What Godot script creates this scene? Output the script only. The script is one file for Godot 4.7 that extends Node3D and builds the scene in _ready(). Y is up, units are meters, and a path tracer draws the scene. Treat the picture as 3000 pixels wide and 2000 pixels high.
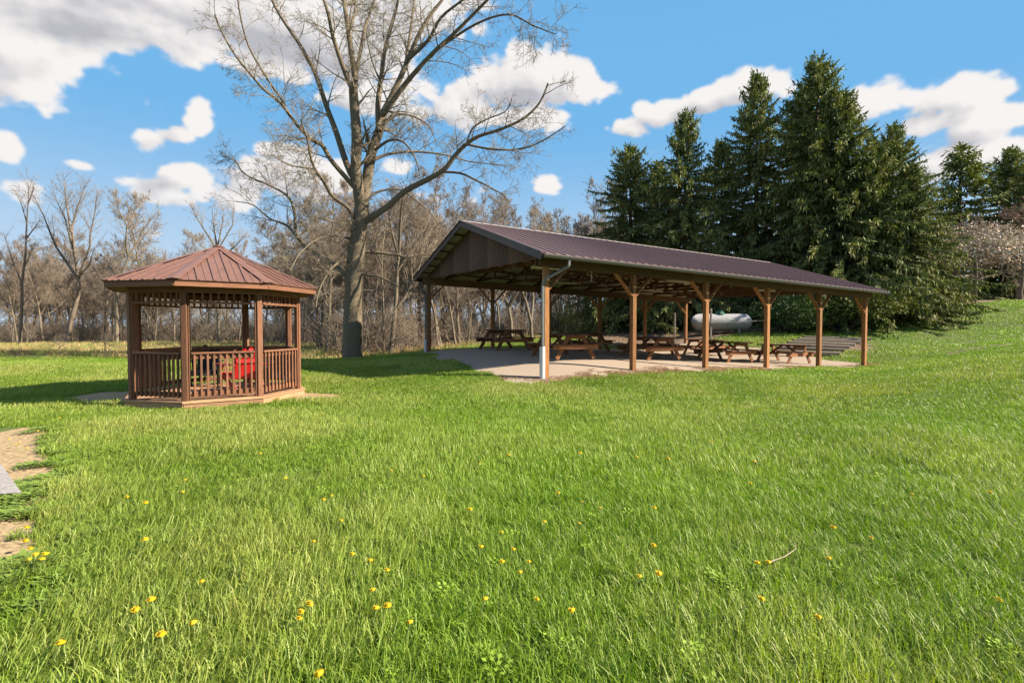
extends Node3D
# Lawn with a gazebo, a picnic pavilion, a tall bare tree, spruces and leafless woods.
# Depth Z below always means metres in front of the camera; in Godot that is -z.

const EYE := 1.45
const FOCAL := 1528.2
const PITCH := 0.0291
const PV := Vector3(0.9062, 0.0, -14.0555)
const PSI := 1.0803
const TILT_U := -0.0297
const TILT_V := 0.0195
const BAY := 3.05
const WIDE := 9.52
const TPS := [0.00,-6.00,0.00040,0.00,0.00,0.00010,-6.00,0.00,-0.00040,6.00,0.00,-0.00153,0.00,5.00,0.00049,-6.00,5.00,0.00162,6.00,5.00,0.00276,-12.00,8.00,-0.00019,-6.20,11.00,-0.00507,-6.00,9.20,-0.00060,-3.60,10.40,-0.00126,-8.60,10.60,0.00133,-6.20,13.00,0.00285,-12.00,14.00,0.00119,-20.00,22.00,0.00066,-30.00,30.00,0.00008,-45.00,50.00,0.00010,-20.00,50.00,0.00037,-7.25,23.50,-0.00865,-8.80,21.60,0.00291,-5.30,24.60,-0.00184,-2.00,11.00,0.00490,-4.00,16.00,-0.00543,-45.00,20.00,-0.00006,-20.00,8.00,-0.00027,-45.00,0.00,0.00013,14.70,15.00,0.01082,12.30,14.50,0.01272,11.50,15.60,0.00423,18.00,22.00,-0.00834,10.00,10.00,-0.00205,8.00,6.00,-0.00230,20.00,20.00,0.01595,20.00,13.00,-0.00109,30.00,15.00,-0.00296,35.00,25.00,0.00061,14.50,23.20,-0.01405,15.50,25.50,0.00947,16.50,28.00,0.00273,13.00,28.30,0.00444,12.45,31.00,0.01000,18.50,31.00,-0.00157,22.70,33.00,-0.00064,26.70,34.00,0.00422,31.30,36.00,0.00235,37.30,38.00,-0.00024,21.20,27.00,-0.00929,25.60,29.00,-0.00511,26.50,26.50,0.00284,-3.80,29.00,0.00348,3.30,34.00,0.00308,6.60,36.00,0.00360,9.40,36.00,-0.00601,0.00,60.00,-0.00107,20.00,60.00,0.00108,45.00,60.00,-0.00073,10.00,45.00,-0.00056,-10.00,40.00,-0.00089,-3.00,45.00,-0.00035,45.00,40.00,-0.00001,20.00,-6.00,-0.00012,45.00,10.00,0.00000,45.00,-6.00,0.00012,1.62,15.91,0.02185,-0.13,19.17,0.00227,-1.77,22.26,0.01275,4.70,17.56,0.00612,2.96,20.82,-0.00339,1.31,23.91,0.00088,8.23,19.44,0.00142,6.49,22.71,0.00370,4.84,25.79,0.00226,11.76,21.33,0.00289,10.02,24.59,-0.00034,8.37,27.68,-0.01591,0.98,13.92,-0.01656,3.67,15.36,-0.01088,6.36,16.80,-0.00171,9.05,18.23,0.00321,11.74,19.67,0.00549,14.43,21.11,0.00134,-3.57,22.44,0.00177,-1.06,24.11,-0.00975,1.20,11.38,0.00190,5.61,13.73,0.00135,10.02,16.09,-0.01998,14.43,18.45,-0.01967]
const TPS_A := [-1.34075,0.024511,0.010688]

var taken := {}
var mesh_cache := {}
var M := {}
var hgrid := PackedFloat32Array()
const HX0 := -70.0
const HZ0 := -10.0
const HS := 0.5
const HNX := 281
const HNZ := 211
var patch_noise := FastNoiseLite.new()


# ---------------------------------------------------------------- mesh building
class Geo:
	var v := PackedVector3Array()
	var n := PackedVector3Array()
	var c := PackedColorArray()
	var i := PackedInt32Array()
	var col := Color(1, 1, 1)

	func tri(a: Vector3, b: Vector3, d: Vector3, nn: Vector3) -> void:
		var k := v.size()
		v.append(a); v.append(b); v.append(d)
		n.append(nn); n.append(nn); n.append(nn)
		c.append(col); c.append(col); c.append(col)
		if (d - a).cross(b - a).dot(nn) >= 0.0:
			i.append(k); i.append(k + 1); i.append(k + 2)
		else:
			i.append(k); i.append(k + 2); i.append(k + 1)

	func quad(a: Vector3, b: Vector3, d: Vector3, e: Vector3, towards: Vector3) -> void:
		var nn := (b - a).cross(d - a)
		if nn.length_squared() < 1e-14:
			nn = (d - a).cross(e - a)
		nn = nn.normalized()
		if nn.dot(towards) < 0.0:
			nn = -nn
		tri(a, b, d, nn)
		tri(a, d, e, nn)

	func box(lo: Vector3, hi: Vector3) -> void:
		var p := []
		for k in 8:
			p.append(Vector3(hi.x if k & 1 else lo.x, hi.y if k & 2 else lo.y, hi.z if k & 4 else lo.z))
		quad(p[0], p[2], p[6], p[4], Vector3.LEFT)
		quad(p[1], p[3], p[7], p[5], Vector3.RIGHT)
		quad(p[0], p[1], p[5], p[4], Vector3.DOWN)
		quad(p[2], p[3], p[7], p[6], Vector3.UP)
		quad(p[0], p[1], p[3], p[2], Vector3.FORWARD)
		quad(p[4], p[5], p[7], p[6], Vector3.BACK)

	# a swept tapered tube; smooth sides, the end closed to a point when its radius is small
	func tube(pts: PackedVector3Array, rad: PackedFloat32Array, sides: int, cap := false) -> void:
		var m := pts.size()
		if m < 2:
			return
		var t := (pts[1] - pts[0]).normalized()
		var e1 := t.cross(Vector3(0.31, 0.2, 0.93) if absf(t.y) > 0.8 else Vector3.UP).normalized()
		var k0 := v.size()
		for j in m:
			if j > 0:
				var t2 := (pts[mini(j + 1, m - 1)] - pts[j - 1]).normalized()
				e1 = (e1 - t2 * e1.dot(t2)).normalized()
				t = t2
			var e2 := t.cross(e1)
			for s in sides:
				var a := TAU * s / sides
				var o := e1 * cos(a) + e2 * sin(a)
				v.append(pts[j] + o * rad[j]); n.append(o); c.append(col)
		for j in m - 1:
			for s in sides:
				var a := k0 + j * sides + s
				var b := k0 + j * sides + (s + 1) % sides
				var d := b + sides
				var e := a + sides
				i.append(a); i.append(d); i.append(b)
				i.append(a); i.append(e); i.append(d)
		if cap:
			for end in 2:
				var j := 0 if end == 0 else m - 1
				var nn := (pts[0] - pts[1]).normalized() if end == 0 else (pts[m - 1] - pts[m - 2]).normalized()
				for s in sides:
					tri(pts[j], v[k0 + j * sides + s], v[k0 + j * sides + (s + 1) % sides], nn)

	# a thin three-sided spike, for twigs
	func spike(p: Vector3, q: Vector3, r: float) -> void:
		var t := (q - p).normalized()
		var e1 := t.cross(Vector3(0.37, 0.1, 0.92) if absf(t.y) > 0.8 else Vector3.UP).normalized()
		var e2 := t.cross(e1)
		var k := v.size()
		for s in 3:
			var a := TAU * s / 3.0
			var o := e1 * cos(a) + e2 * sin(a)
			v.append(p + o * r); n.append(o); c.append(col)
		v.append(q); n.append(t); c.append(col)
		for s in 3:
			i.append(k + s); i.append(k + 3); i.append(k + (s + 1) % 3)

	# a narrow leaf-shaped blade: two faces folded along the middle
	func leaf(p: Vector3, q: Vector3, side: Vector3, fold: Vector3) -> void:
		var m := p.lerp(q, 0.42)
		var nn := (q - p).cross(side).normalized()
		tri(p, m + side + fold, q, nn)
		tri(p, m - side + fold, q, nn)

	func mesh() -> ArrayMesh:
		return join(ArrayMesh.new())

	func join(am: ArrayMesh) -> ArrayMesh:
		var a := []
		a.resize(Mesh.ARRAY_MAX)
		a[Mesh.ARRAY_VERTEX] = v
		a[Mesh.ARRAY_NORMAL] = n
		a[Mesh.ARRAY_COLOR] = c
		a[Mesh.ARRAY_INDEX] = i
		am.add_surface_from_arrays(Mesh.PRIMITIVE_TRIANGLES, a)
		return am


# a box with chamfered edges, centred, long side along x
func beam_mesh(size: Vector3, bevel := 0.005) -> ArrayMesh:
	var key := "%.3f_%.3f_%.3f_%.3f" % [size.x, size.y, size.z, bevel]
	if mesh_cache.has(key):
		return mesh_cache[key]
	var g := Geo.new()
	var h := size * 0.5
	var b := minf(bevel, minf(h.x, minf(h.y, h.z)) * 0.45)
	var ax := [Vector3.RIGHT, Vector3.UP, Vector3.BACK]
	for k in 3:
		var u: Vector3 = ax[(k + 1) % 3]
		var w: Vector3 = ax[(k + 2) % 3]
		for s in [-1.0, 1.0]:
			var o: Vector3 = ax[k] * s * h[k]
			var hu := h[(k + 1) % 3] - b
			var hw := h[(k + 2) % 3] - b
			g.quad(o - u * hu - w * hw, o + u * hu - w * hw, o + u * hu + w * hw, o - u * hu + w * hw, ax[k] * s)
	for k in 3:
		var kk := (k + 1) % 3
		var kw := (k + 2) % 3
		for s in [-1.0, 1.0]:
			for t in [-1.0, 1.0]:
				var l: Vector3 = ax[k] * (h[k] - b)
				var p: Vector3 = ax[kk] * s * h[kk] + ax[kw] * t * (h[kw] - b)
				var q: Vector3 = ax[kk] * s * (h[kk] - b) + ax[kw] * t * h[kw]
				g.quad(p - l, p + l, q + l, q - l, ax[kk] * s + ax[kw] * t)
	for k in 8:
		var sx := 1.0 if k & 1 else -1.0
		var sy := 1.0 if k & 2 else -1.0
		var sz := 1.0 if k & 4 else -1.0
		g.tri(Vector3(sx * h.x, sy * (h.y - b), sz * (h.z - b)), Vector3(sx * (h.x - b), sy * h.y, sz * (h.z - b)), Vector3(sx * (h.x - b), sy * (h.y - b), sz * h.z), Vector3(sx, sy, sz).normalized())
	var m := g.mesh()
	mesh_cache[key] = m
	return m


# ---------------------------------------------------------------- naming
func numbered(called: String) -> String:
	if not taken.has(called):
		taken[called] = 0
		return called
	taken[called] += 1
	return "%s_%03d" % [called, taken[called]]


func tag(o: Node, label: String, category: String, group := "", kind := "") -> Node:
	if label:
		o.set_meta("label", label)
	if category:
		o.set_meta("category", category)
	if group:
		o.set_meta("group", group)
	if kind:
		o.set_meta("kind", kind)
	return o


func thing(called: String, label: String, category: String, at: Vector3, turn := 0.0, group := "") -> Node3D:
	var o := Node3D.new()
	o.name = numbered(called)
	add_child(o)
	o.position = at
	o.rotation.y = turn
	tag(o, label, category, group)
	return o


func part(parent: Node, called: String, mesh: Mesh, mat: Material, xf := Transform3D()) -> MeshInstance3D:
	var o := MeshInstance3D.new()
	o.name = called
	o.mesh = mesh
	if mat:
		o.material_override = mat
	o.transform = xf
	parent.add_child(o, true)
	return o


func solo(called: String, mesh: Mesh, mat: Material, label: String, category: String, group := "", kind := "") -> MeshInstance3D:
	var o := part(self, numbered(called), mesh, mat)
	tag(o, label, category, group, kind)
	return o


# a board from p to q: w across (towards "up"), d deep
func beam(parent: Node, called: String, p: Vector3, q: Vector3, w: float, d: float, mat: Material, up := Vector3.UP, bevel := 0.005) -> MeshInstance3D:
	var x := (q - p).normalized()
	var y := (up - x * up.dot(x)).normalized()
	var z := x.cross(y)
	var len_ := snappedf((q - p).length(), 0.002)
	return part(parent, called, beam_mesh(Vector3(len_, w, d), bevel), mat, Transform3D(Basis(x, y, z), (p + q) * 0.5))


func copy(o: Node3D, label := "") -> Node3D:
	var c: Node3D = o.duplicate()
	c.name = numbered(String(o.name).split("_0")[0])
	add_child(c)
	if label:
		c.set_meta("label", label)
	return c


# ---------------------------------------------------------------- places
func px(x: float, y: float, depth: float) -> Vector3:
	var dx := (x - 1500.0) / FOCAL
	var dy := (1000.0 - y) / FOCAL
	var r := Vector3(dx, dy * cos(PITCH) - sin(PITCH), cos(PITCH) + dy * sin(PITCH))
	r *= depth / r.z
	return Vector3(r.x, EYE + r.y, -r.z)


# where the sight line through a pixel meets the ground
func px_ground(x: float, y: float, lift := 0.0) -> Vector3:
	var z := 2.0
	for k in 900:
		var p := px(x, y, z)
		if p.y < ground(p.x, -p.z) + lift:
			return Vector3(p.x, ground(p.x, -p.z), p.z)
		z *= 1.006
	return px(x, y, z)


func px_on(x: float, depth: float) -> Vector3:
	var p := px(x, 955.0, depth)
	return Vector3(p.x, ground(p.x, depth), p.z)


func tps(x: float, z: float) -> float:
	var h: float = TPS_A[0] + TPS_A[1] * x + TPS_A[2] * z
	for k in range(0, TPS.size(), 3):
		var dx: float = x - TPS[k]
		var dz: float = z - TPS[k + 1]
		var r2 := dx * dx + dz * dz
		if r2 > 1e-8:
			h += TPS[k + 2] * 0.5 * r2 * log(r2)
	return h


func make_heights() -> void:
	hgrid.resize(HNX * HNZ)
	for a in HNZ:
		var z := HZ0 + a * HS
		for b in HNX:
			var x := HX0 + b * HS
			hgrid[a * HNX + b] = tps(clampf(x, -50.0, 45.0), clampf(z, -6.0, 62.0))


func ground(x: float, z: float) -> float:
	var fx := clampf((x - HX0) / HS, 0.0, HNX - 1.001)
	var fz := clampf((z - HZ0) / HS, 0.0, HNZ - 1.001)
	var b := int(fx)
	var a := int(fz)
	fx -= b
	fz -= a
	var k := a * HNX + b
	return lerpf(lerpf(hgrid[k], hgrid[k + 1], fx), lerpf(hgrid[k + HNX], hgrid[k + HNX + 1], fx), fz)


func d1() -> Vector3:
	return Vector3(sin(PSI), 0, -cos(PSI))


func d2() -> Vector3:
	return Vector3(-cos(PSI), 0, -sin(PSI))


# pavilion floor coordinates: u along the front posts, v towards the back row
func floor_at(u: float, v: float) -> Vector3:
	var p := PV + d1() * u + d2() * v
	return Vector3(p.x, ground(p.x, -p.z), p.z)


func uv_of(x: float, z: float) -> Vector2:
	var r := Vector3(x, 0, -z) - PV
	return Vector2(r.dot(d1()), r.dot(d2()))


# ---------------------------------------------------------------- materials
func grain(seed_: int, freq: float, oct: int, stops: Array, size := 256, kind := FastNoiseLite.TYPE_SIMPLEX_SMOOTH, gain := 0.55) -> ImageTexture:
	var fn := FastNoiseLite.new()
	fn.seed = seed_
	fn.noise_type = kind
	fn.frequency = freq
	fn.fractal_octaves = oct
	fn.fractal_gain = gain
	var src := fn.get_seamless_image(size, size)
	src.convert(Image.FORMAT_L8)
	var d := src.get_data()
	var lut := PackedByteArray()
	lut.resize(768)
	for k in 256:
		var t := k / 255.0 * (stops.size() - 1)
		var a: int = mini(int(t), stops.size() - 2)
		var cc: Color = (stops[a] as Color).lerp(stops[a + 1], t - a)
		cc = cc.linear_to_srgb()
		lut[k * 3] = int(clampf(cc.r, 0, 1) * 255); lut[k * 3 + 1] = int(clampf(cc.g, 0, 1) * 255); lut[k * 3 + 2] = int(clampf(cc.b, 0, 1) * 255)
	var out := PackedByteArray()
	out.resize(size * size * 3)
	for k in size * size:
		var s := d[k] * 3
		out[k * 3] = lut[s]; out[k * 3 + 1] = lut[s + 1]; out[k * 3 + 2] = lut[s + 2]
	return ImageTexture.create_from_image(Image.create_from_data(size, size, false, Image.FORMAT_RGB8, out))


func lin(r: float, g: float, b: float) -> Color:
	return Color(r, g, b)


# all colours are linear reflectances
func surf(tex: Texture2D, scale: Vector3, rough := 0.85, offset := Vector3.ZERO, tint := Color(1, 1, 1)) -> StandardMaterial3D:
	var m := StandardMaterial3D.new()
	m.albedo_color = tint.linear_to_srgb()
	m.albedo_texture = tex
	m.uv1_triplanar = true
	m.uv1_scale = scale
	m.uv1_offset = offset
	m.roughness = rough
	m.metallic_specular = 0.4
	return m


func plain(c: Color, rough := 0.8, metal := 0.0) -> StandardMaterial3D:
	var m := StandardMaterial3D.new()
	m.albedo_color = c.linear_to_srgb()
	m.roughness = rough
	m.metallic = metal
	return m


func tinted(rough := 0.85, back := Color(0, 0, 0)) -> StandardMaterial3D:
	var m := StandardMaterial3D.new()
	m.vertex_color_use_as_albedo = true
	m.roughness = rough
	m.metallic_specular = 0.3
	if back.g > 0.0:
		m.backlight_enabled = true
		m.backlight = back
	return m


func woods(col: Color, seed_: int, contrast := 0.35) -> Array:
	var t := grain(seed_, 0.02, 5, [col * (1.0 - contrast), col * (1.0 - contrast * 0.3), col * 1.08, col * (1.0 + contrast * 0.7)])
	var out := []
	for k in 5:
		var f := 0.74 + 0.12 * k
		out.append(surf(t, Vector3(0.45, 5.0, 5.0), 0.8, Vector3(k * 0.23, k * 0.37, k * 0.61), Color(f, f, f)))
	return out


func make_materials() -> void:
	M.gaz = woods(lin(0.17, 0.08, 0.046), 11)
	M.deck = woods(lin(0.34, 0.2, 0.115), 12, 0.4)
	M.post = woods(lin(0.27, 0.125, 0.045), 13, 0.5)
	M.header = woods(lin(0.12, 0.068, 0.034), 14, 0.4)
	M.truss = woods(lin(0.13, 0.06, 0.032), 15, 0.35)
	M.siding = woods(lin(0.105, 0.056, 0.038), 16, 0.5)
	M.table = woods(lin(0.2, 0.085, 0.035), 17, 0.4)
	M.tabletop = woods(lin(0.1, 0.048, 0.03), 18, 0.4)
	M.timber = woods(lin(0.27, 0.22, 0.175), 19, 0.5)
	M.grey_wood = woods(lin(0.22, 0.2, 0.18), 20, 0.4)
	M.logs = woods(lin(0.07, 0.022, 0.016), 21, 0.4)
	var rt := grain(31, 0.015, 5, [lin(0.115, 0.06, 0.046), lin(0.15, 0.078, 0.06), lin(0.17, 0.09, 0.07)])
	M.gaz_roof = surf(rt, Vector3(1.1, 1.1, 1.1), 0.42)
	var pt := grain(32, 0.015, 5, [lin(0.105, 0.054, 0.049), lin(0.14, 0.074, 0.069), lin(0.16, 0.087, 0.08)])
	M.pav_roof = surf(pt, Vector3(0.7, 0.7, 0.7), 0.36)
	M.pav_roof.metallic_specular = 0.55
	M.roof_under = surf(grain(33, 0.02, 3, [lin(0.42, 0.4, 0.3), lin(0.5, 0.48, 0.37)]), Vector3(0.8, 0.8, 0.8), 0.6)
	M.trim = plain(lin(0.05, 0.036, 0.036), 0.5)
	M.gutter = plain(lin(0.045, 0.048, 0.04), 0.32)
	M.spout = plain(lin(0.13, 0.14, 0.14), 0.22)
	M.white_pipe = surf(grain(34, 0.03, 3, [lin(0.42, 0.44, 0.46), lin(0.56, 0.57, 0.58)]), Vector3(3, 3, 3), 0.4)
	M.white = plain(lin(0.55, 0.55, 0.52), 0.5)
	M.ridge = plain(lin(0.34, 0.3, 0.29), 0.3)
	M.red_plastic = plain(lin(0.34, 0.008, 0.01), 0.35)
	M.black_plastic = plain(lin(0.014, 0.016, 0.022), 0.5)
	M.tank = surf(grain(35, 0.035, 5, [lin(0.02, 0.02, 0.02), lin(0.04, 0.04, 0.04), lin(0.2, 0.2, 0.21), lin(0.42, 0.44, 0.46), lin(0.46, 0.48, 0.5), lin(0.48, 0.5, 0.52)], 512), Vector3(1.1, 1.1, 1.1), 0.45)
	M.green_lid = plain(lin(0.01, 0.13, 0.1), 0.45)
	M.metal = plain(lin(0.25, 0.25, 0.25), 0.4, 0.6)
	M.car_red = plain(lin(0.4, 0.012, 0.014), 0.25)
	M.glass_dark = plain(lin(0.02, 0.022, 0.025), 0.08)
	M.tyre = plain(lin(0.02, 0.02, 0.02), 0.8)
	M.lamp_red = plain(lin(0.6, 0.02, 0.02), 0.2)
	M.gravel = surf(grain(41, 0.09, 4, [lin(0.13, 0.1, 0.08), lin(0.25, 0.205, 0.165), lin(0.32, 0.265, 0.215), lin(0.42, 0.36, 0.3)], 512), Vector3(0.55, 0.55, 0.55), 0.95)
	M.gravel.uv1_world_triplanar = true
	M.soil = surf(grain(42, 0.04, 5, [lin(0.09, 0.065, 0.04), lin(0.22, 0.16, 0.09), lin(0.34, 0.255, 0.145), lin(0.42, 0.325, 0.2)], 512), Vector3(0.7, 0.7, 0.7), 0.95)
	M.soil.uv1_world_triplanar = true
	M.concrete = surf(grain(43, 0.03, 5, [lin(0.12, 0.115, 0.115), lin(0.26, 0.25, 0.25), lin(0.36, 0.35, 0.34)], 512), Vector3(1.3, 1.3, 1.3), 0.9)
	M.rock = surf(grain(44, 0.03, 5, [lin(0.15, 0.12, 0.09), lin(0.36, 0.3, 0.24), lin(0.45, 0.4, 0.33)]), Vector3(1.5, 1.5, 1.5), 0.9)
	M.ground = surf(grain(45, 0.05, 5, [lin(0.45, 0.45, 0.45), lin(0.8, 0.8, 0.8), lin(1, 1, 1)], 512), Vector3(0.4, 0.4, 0.4), 0.95)
	M.ground.uv1_world_triplanar = true
	M.ground.vertex_color_use_as_albedo = true
	M.bark = surf(grain(51, 0.045, 5, [lin(0.035, 0.028, 0.02), lin(0.1, 0.082, 0.058), lin(0.2, 0.165, 0.115), lin(0.3, 0.26, 0.18)], 512, FastNoiseLite.TYPE_SIMPLEX, 0.6), Vector3(1.7, 0.38, 1.7), 0.95)
	M.bark.heightmap_enabled = true
	M.bark.heightmap_texture = grain(52, 0.045, 4, [lin(0, 0, 0), lin(0.5, 0.5, 0.5), lin(1, 1, 1)], 512)
	M.bark.heightmap_scale = 3.0
	M.twig = plain(lin(0.175, 0.15, 0.11), 0.9)
	M.wood_bark = [surf(grain(53, 0.05, 4, [lin(0.075, 0.06, 0.045), lin(0.16, 0.13, 0.1), lin(0.23, 0.19, 0.145)]), Vector3(1.6, 0.4, 1.6), 0.95), surf(grain(54, 0.05, 4, [lin(0.08, 0.066, 0.05), lin(0.155, 0.13, 0.098), lin(0.23, 0.195, 0.15)]), Vector3(1.6, 0.4, 1.6), 0.95)]
	M.wood_twig = [plain(lin(0.15, 0.122, 0.094), 0.9), plain(lin(0.19, 0.158, 0.12), 0.9), plain(lin(0.165, 0.13, 0.1), 0.9)]
	M.spruce = tinted(0.7, Color(0.5, 0.55, 0.22))
	M.spruce_bark = plain(lin(0.08, 0.06, 0.045), 0.95)
	M.leafy = tinted(0.6, Color(0.4, 0.45, 0.15))
	M.grass = tinted(0.5, Color(0.85, 0.9, 0.4))
	M.grass.metallic_specular = 0.45
	M.dry = tinted(0.8, Color(0.3, 0.28, 0.2))
	M.petal = plain(lin(0.62, 0.42, 0.004), 0.6)
	M.petal_core = plain(lin(0.65, 0.33, 0.004), 0.6)
	M.stem = plain(lin(0.16, 0.22, 0.07), 0.6)
	M.stick = plain(lin(0.24, 0.2, 0.15), 0.9)
	M.blossom = tinted(0.7, Color(0.3, 0.3, 0.28))


# ---------------------------------------------------------------- sky
func sky_blobs() -> Array:
	# x, y, half width, half height, thickness: where each cloud stands, read from the photograph
	var seen := [[250, 40, 620, 150, 1.7], [820, 90, 560, 150, 1.6], [-60, 130, 420, 170, 1.4], [90, 265, 190, 95, 0.95], [335, 292, 115, 40, 0.7], [130, 325, 40, 45, 0.6], [1130, 60, 260, 150, 1.2], [700, 190, 250, 60, 1.1],
		[400, 392, 115, 58, 0.8], [585, 372, 42, 62, 0.85], [520, 400, 70, 35, 0.6],
		[552, 520, 75, 48, 0.95], [470, 572, 90, 36, 0.75], [590, 560, 45, 40, 0.7],
		[740, 500, 95, 92, 1.05], [700, 575, 80, 50, 0.8], [870, 540, 130, 90, 0.85], [980, 520, 90, 60, 0.6], [20, 455, 42, 48, 0.7], [375, 532, 62, 26, 0.45], [235, 487, 45, 16, 0.4], [100, 552, 45, 18, 0.45], [458, 684, 48, 26, 0.7], [60, 590, 160, 40, 0.4],
		[1690, 215, 90, 95, 1.0], [1560, 245, 200, 105, 1.1], [1420, 255, 190, 110, 1.0], [1330, 330, 220, 85, 0.8], [1520, 350, 130, 60, 0.75], [1060, 290, 140, 55, 0.75],
		[1270, 580, 110, 55, 0.75], [1600, 560, 45, 38, 0.7], [1180, 500, 60, 40, 0.4],
		[1830, 380, 60, 26, 0.75], [1950, 335, 90, 44, 0.95], [2060, 300, 85, 48, 0.95], [2200, 268, 165, 60, 1.1], [2430, 225, 40, 20, 0.35],
		[2560, 300, 135, 68, 1.15], [2760, 285, 195, 62, 1.15], [2900, 275, 100, 45, 0.95], [2720, 365, 170, 46, 1.0], [2900, 360, 200, 64, 1.2], [2790, 460, 150, 45, 0.7], [2720, 500, 110, 40, 0.55], [2950, 430, 100, 40, 0.6]]
	var out := []
	for b in seen:
		var c := (px(b[0], b[1], 1.0) - Vector3(0, EYE, 0)).normalized()
		var r := (px(b[0] + b[2], b[1], 1.0) - Vector3(0, EYE, 0)).normalized()
		var t := (px(b[0], b[1] - b[3], 1.0) - Vector3(0, EYE, 0)).normalized()
		var az := atan2(c.x, -c.z)
		var el := asin(c.y)
		out.append([az, el, absf(atan2(r.x, -r.z) - az) * 1.06, absf(asin(t.y) - el) * 1.08, b[4] + 0.2])
	var rng := RandomNumberGenerator.new()
	rng.seed = 77
	for k in 70:
		var el := deg_to_rad(rng.randf_range(4.0, 62.0))
		var az := rng.randf_range(-PI, PI)
		var grow := 0.6 + sin(el) * 1.6
		var w := deg_to_rad(rng.randf_range(3.0, 11.0)) * grow
		if absf(az) < deg_to_rad(52.0) and el < deg_to_rad(38.0):
			continue
		var s := rng.randf_range(0.6, 1.3)
		for j in 3:
			out.append([az + rng.randf_range(-1, 1) * w, el + rng.randf_range(-0.3, 0.3) * w, w * rng.randf_range(0.5, 1.0) / maxf(cos(el), 0.3), w * rng.randf_range(0.3, 0.5), s])
	return out


func make_sky() -> PanoramaSkyMaterial:
	var w := 2560
	var h := 640
	var bw := 1280
	var bh := 320
	var base := PackedFloat32Array()
	base.resize(bw * bh)
	base.fill(-0.6)
	for b in sky_blobs():
		var ra: float = b[2]
		var re: float = b[3]
		var y0 := maxi(0, int((PI / 2 - b[1] - re * 1.7) / (PI / 2) * bh))
		var y1 := mini(bh - 1, int((PI / 2 - b[1] + re * 1.7) / (PI / 2) * bh))
		var x0 := int(floor((b[0] - ra * 1.7) / TAU * bw))
		var x1 := int(floor((b[0] + ra * 1.7) / TAU * bw))
		for y in range(y0, y1 + 1):
			var el := PI / 2 - (y + 0.5) / bh * PI / 2
			var dy: float = (el - b[1]) / re
			if dy < 0.0:
				dy *= 1.35
			for x in range(x0, x1 + 1):
				var az := (x + 0.5) / bw * TAU
				var dx: float = (az - b[0]) / ra
				var f: float = b[4] * (1.05 - sqrt(dx * dx + dy * dy)) * 1.05
				var k := y * bw + posmod(x, bw)
				if f > base[k]:
					base[k] = f
				elif f > 0.0:
					base[k] += f * 0.15
	var img := Image.create_from_data(bw, bh, false, Image.FORMAT_RF, base.to_byte_array())
	img.resize(w, h, Image.INTERPOLATE_BILINEAR)
	var dens := img.get_data().to_float32_array()
	var fn := FastNoiseLite.new()
	fn.seed = 5
	fn.noise_type = FastNoiseLite.TYPE_SIMPLEX_SMOOTH
	fn.frequency = 5.5
	fn.fractal_octaves = 5
	fn.fractal_gain = 0.5
	var puff := FastNoiseLite.new()
	puff.seed = 8
	puff.noise_type = FastNoiseLite.TYPE_SIMPLEX_SMOOTH
	puff.fractal_type = FastNoiseLite.FRACTAL_RIDGED
	puff.frequency = 12.0
	puff.fractal_octaves = 5
	puff.fractal_gain = 0.52
	var ca := PackedFloat32Array()
	var sa := PackedFloat32Array()
	for x in w:
		var az := (x + 0.5) / w * TAU
		ca.append(cos(az)); sa.append(sin(az))
	for y in h:
		var el := PI / 2 - (y + 0.5) / h * PI / 2
		var ce := cos(el)
		var se := sin(el) * 1.7
		for x in w:
			var k := y * w + x
			if dens[k] > -0.55:
				var q := Vector3(ca[x] * ce, se, sa[x] * ce)
				dens[k] += fn.get_noise_3dv(q) * 1.35 - puff.get_noise_3dv(q) * 0.5 + 0.0
	var out := PackedByteArray()
	out.resize(w * h * 2 * 3)
	var zen := Color(0.07, 0.25, 0.58)
	var mid := Color(0.15, 0.4, 0.7)
	var hor := Color(0.5, 0.62, 0.74)
	var lit := Color(0.78, 0.755, 0.74)
	var dim := Color(0.37, 0.375, 0.42)
	var gam := PackedByteArray()
	for k in 1025:
		gam.append(int(clampf(Color(k / 1024.0, 0, 0).linear_to_srgb().r, 0, 1) * 255.0 + 0.5))
	for y in h:
		var t := 1.0 - (y + 0.5) / h
		var air: Color = hor.lerp(mid, smoothstep(0.0, 0.24, t)) if t < 0.24 else mid.lerp(zen, smoothstep(0.24, 0.8, t))
		var haze := smoothstep(0.16, 0.02, t)
		var far := clampf(1.0 - (t - 0.1) * 3.0, 0.0, 1.0)
		for x in w:
			var k := y * w + x
			var d := dens[k]
			var col := air
			if d > -0.04:
				# the sun stands to the right: thickness between here and there makes the shade
				var up := maxi(0, y - 9) * w
				var s := dens[up + (x + 16) % w] * 0.6 + dens[maxi(0, y - 4) * w + (x + 6) % w] * 0.4
				var sh := clampf(0.22 + (s - d) * 1.0 + (d - 0.6) * 0.5, 0.0, 0.95)
				var cl := lit.lerp(dim, sh * 0.92)
				cl = cl.lerp(hor, haze * 0.35)
				var cov := smoothstep(-0.06, 0.3, d)
				col = air.lerp(cl, cov * (1.0 - haze * 0.3))
			out[k * 3] = gam[int(col.r * 1024.0)]
			out[k * 3 + 1] = gam[int(col.g * 1024.0)]
			out[k * 3 + 2] = gam[int(col.b * 1024.0)]
	for k in range(w * h, w * h * 2):
		out[k * 3] = 110; out[k * 3 + 1] = 120; out[k * 3 + 2] = 80
	var sm := PanoramaSkyMaterial.new()
	sm.panorama = ImageTexture.create_from_image(Image.create_from_data(w, h * 2, false, Image.FORMAT_RGB8, out))
	return sm


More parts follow.
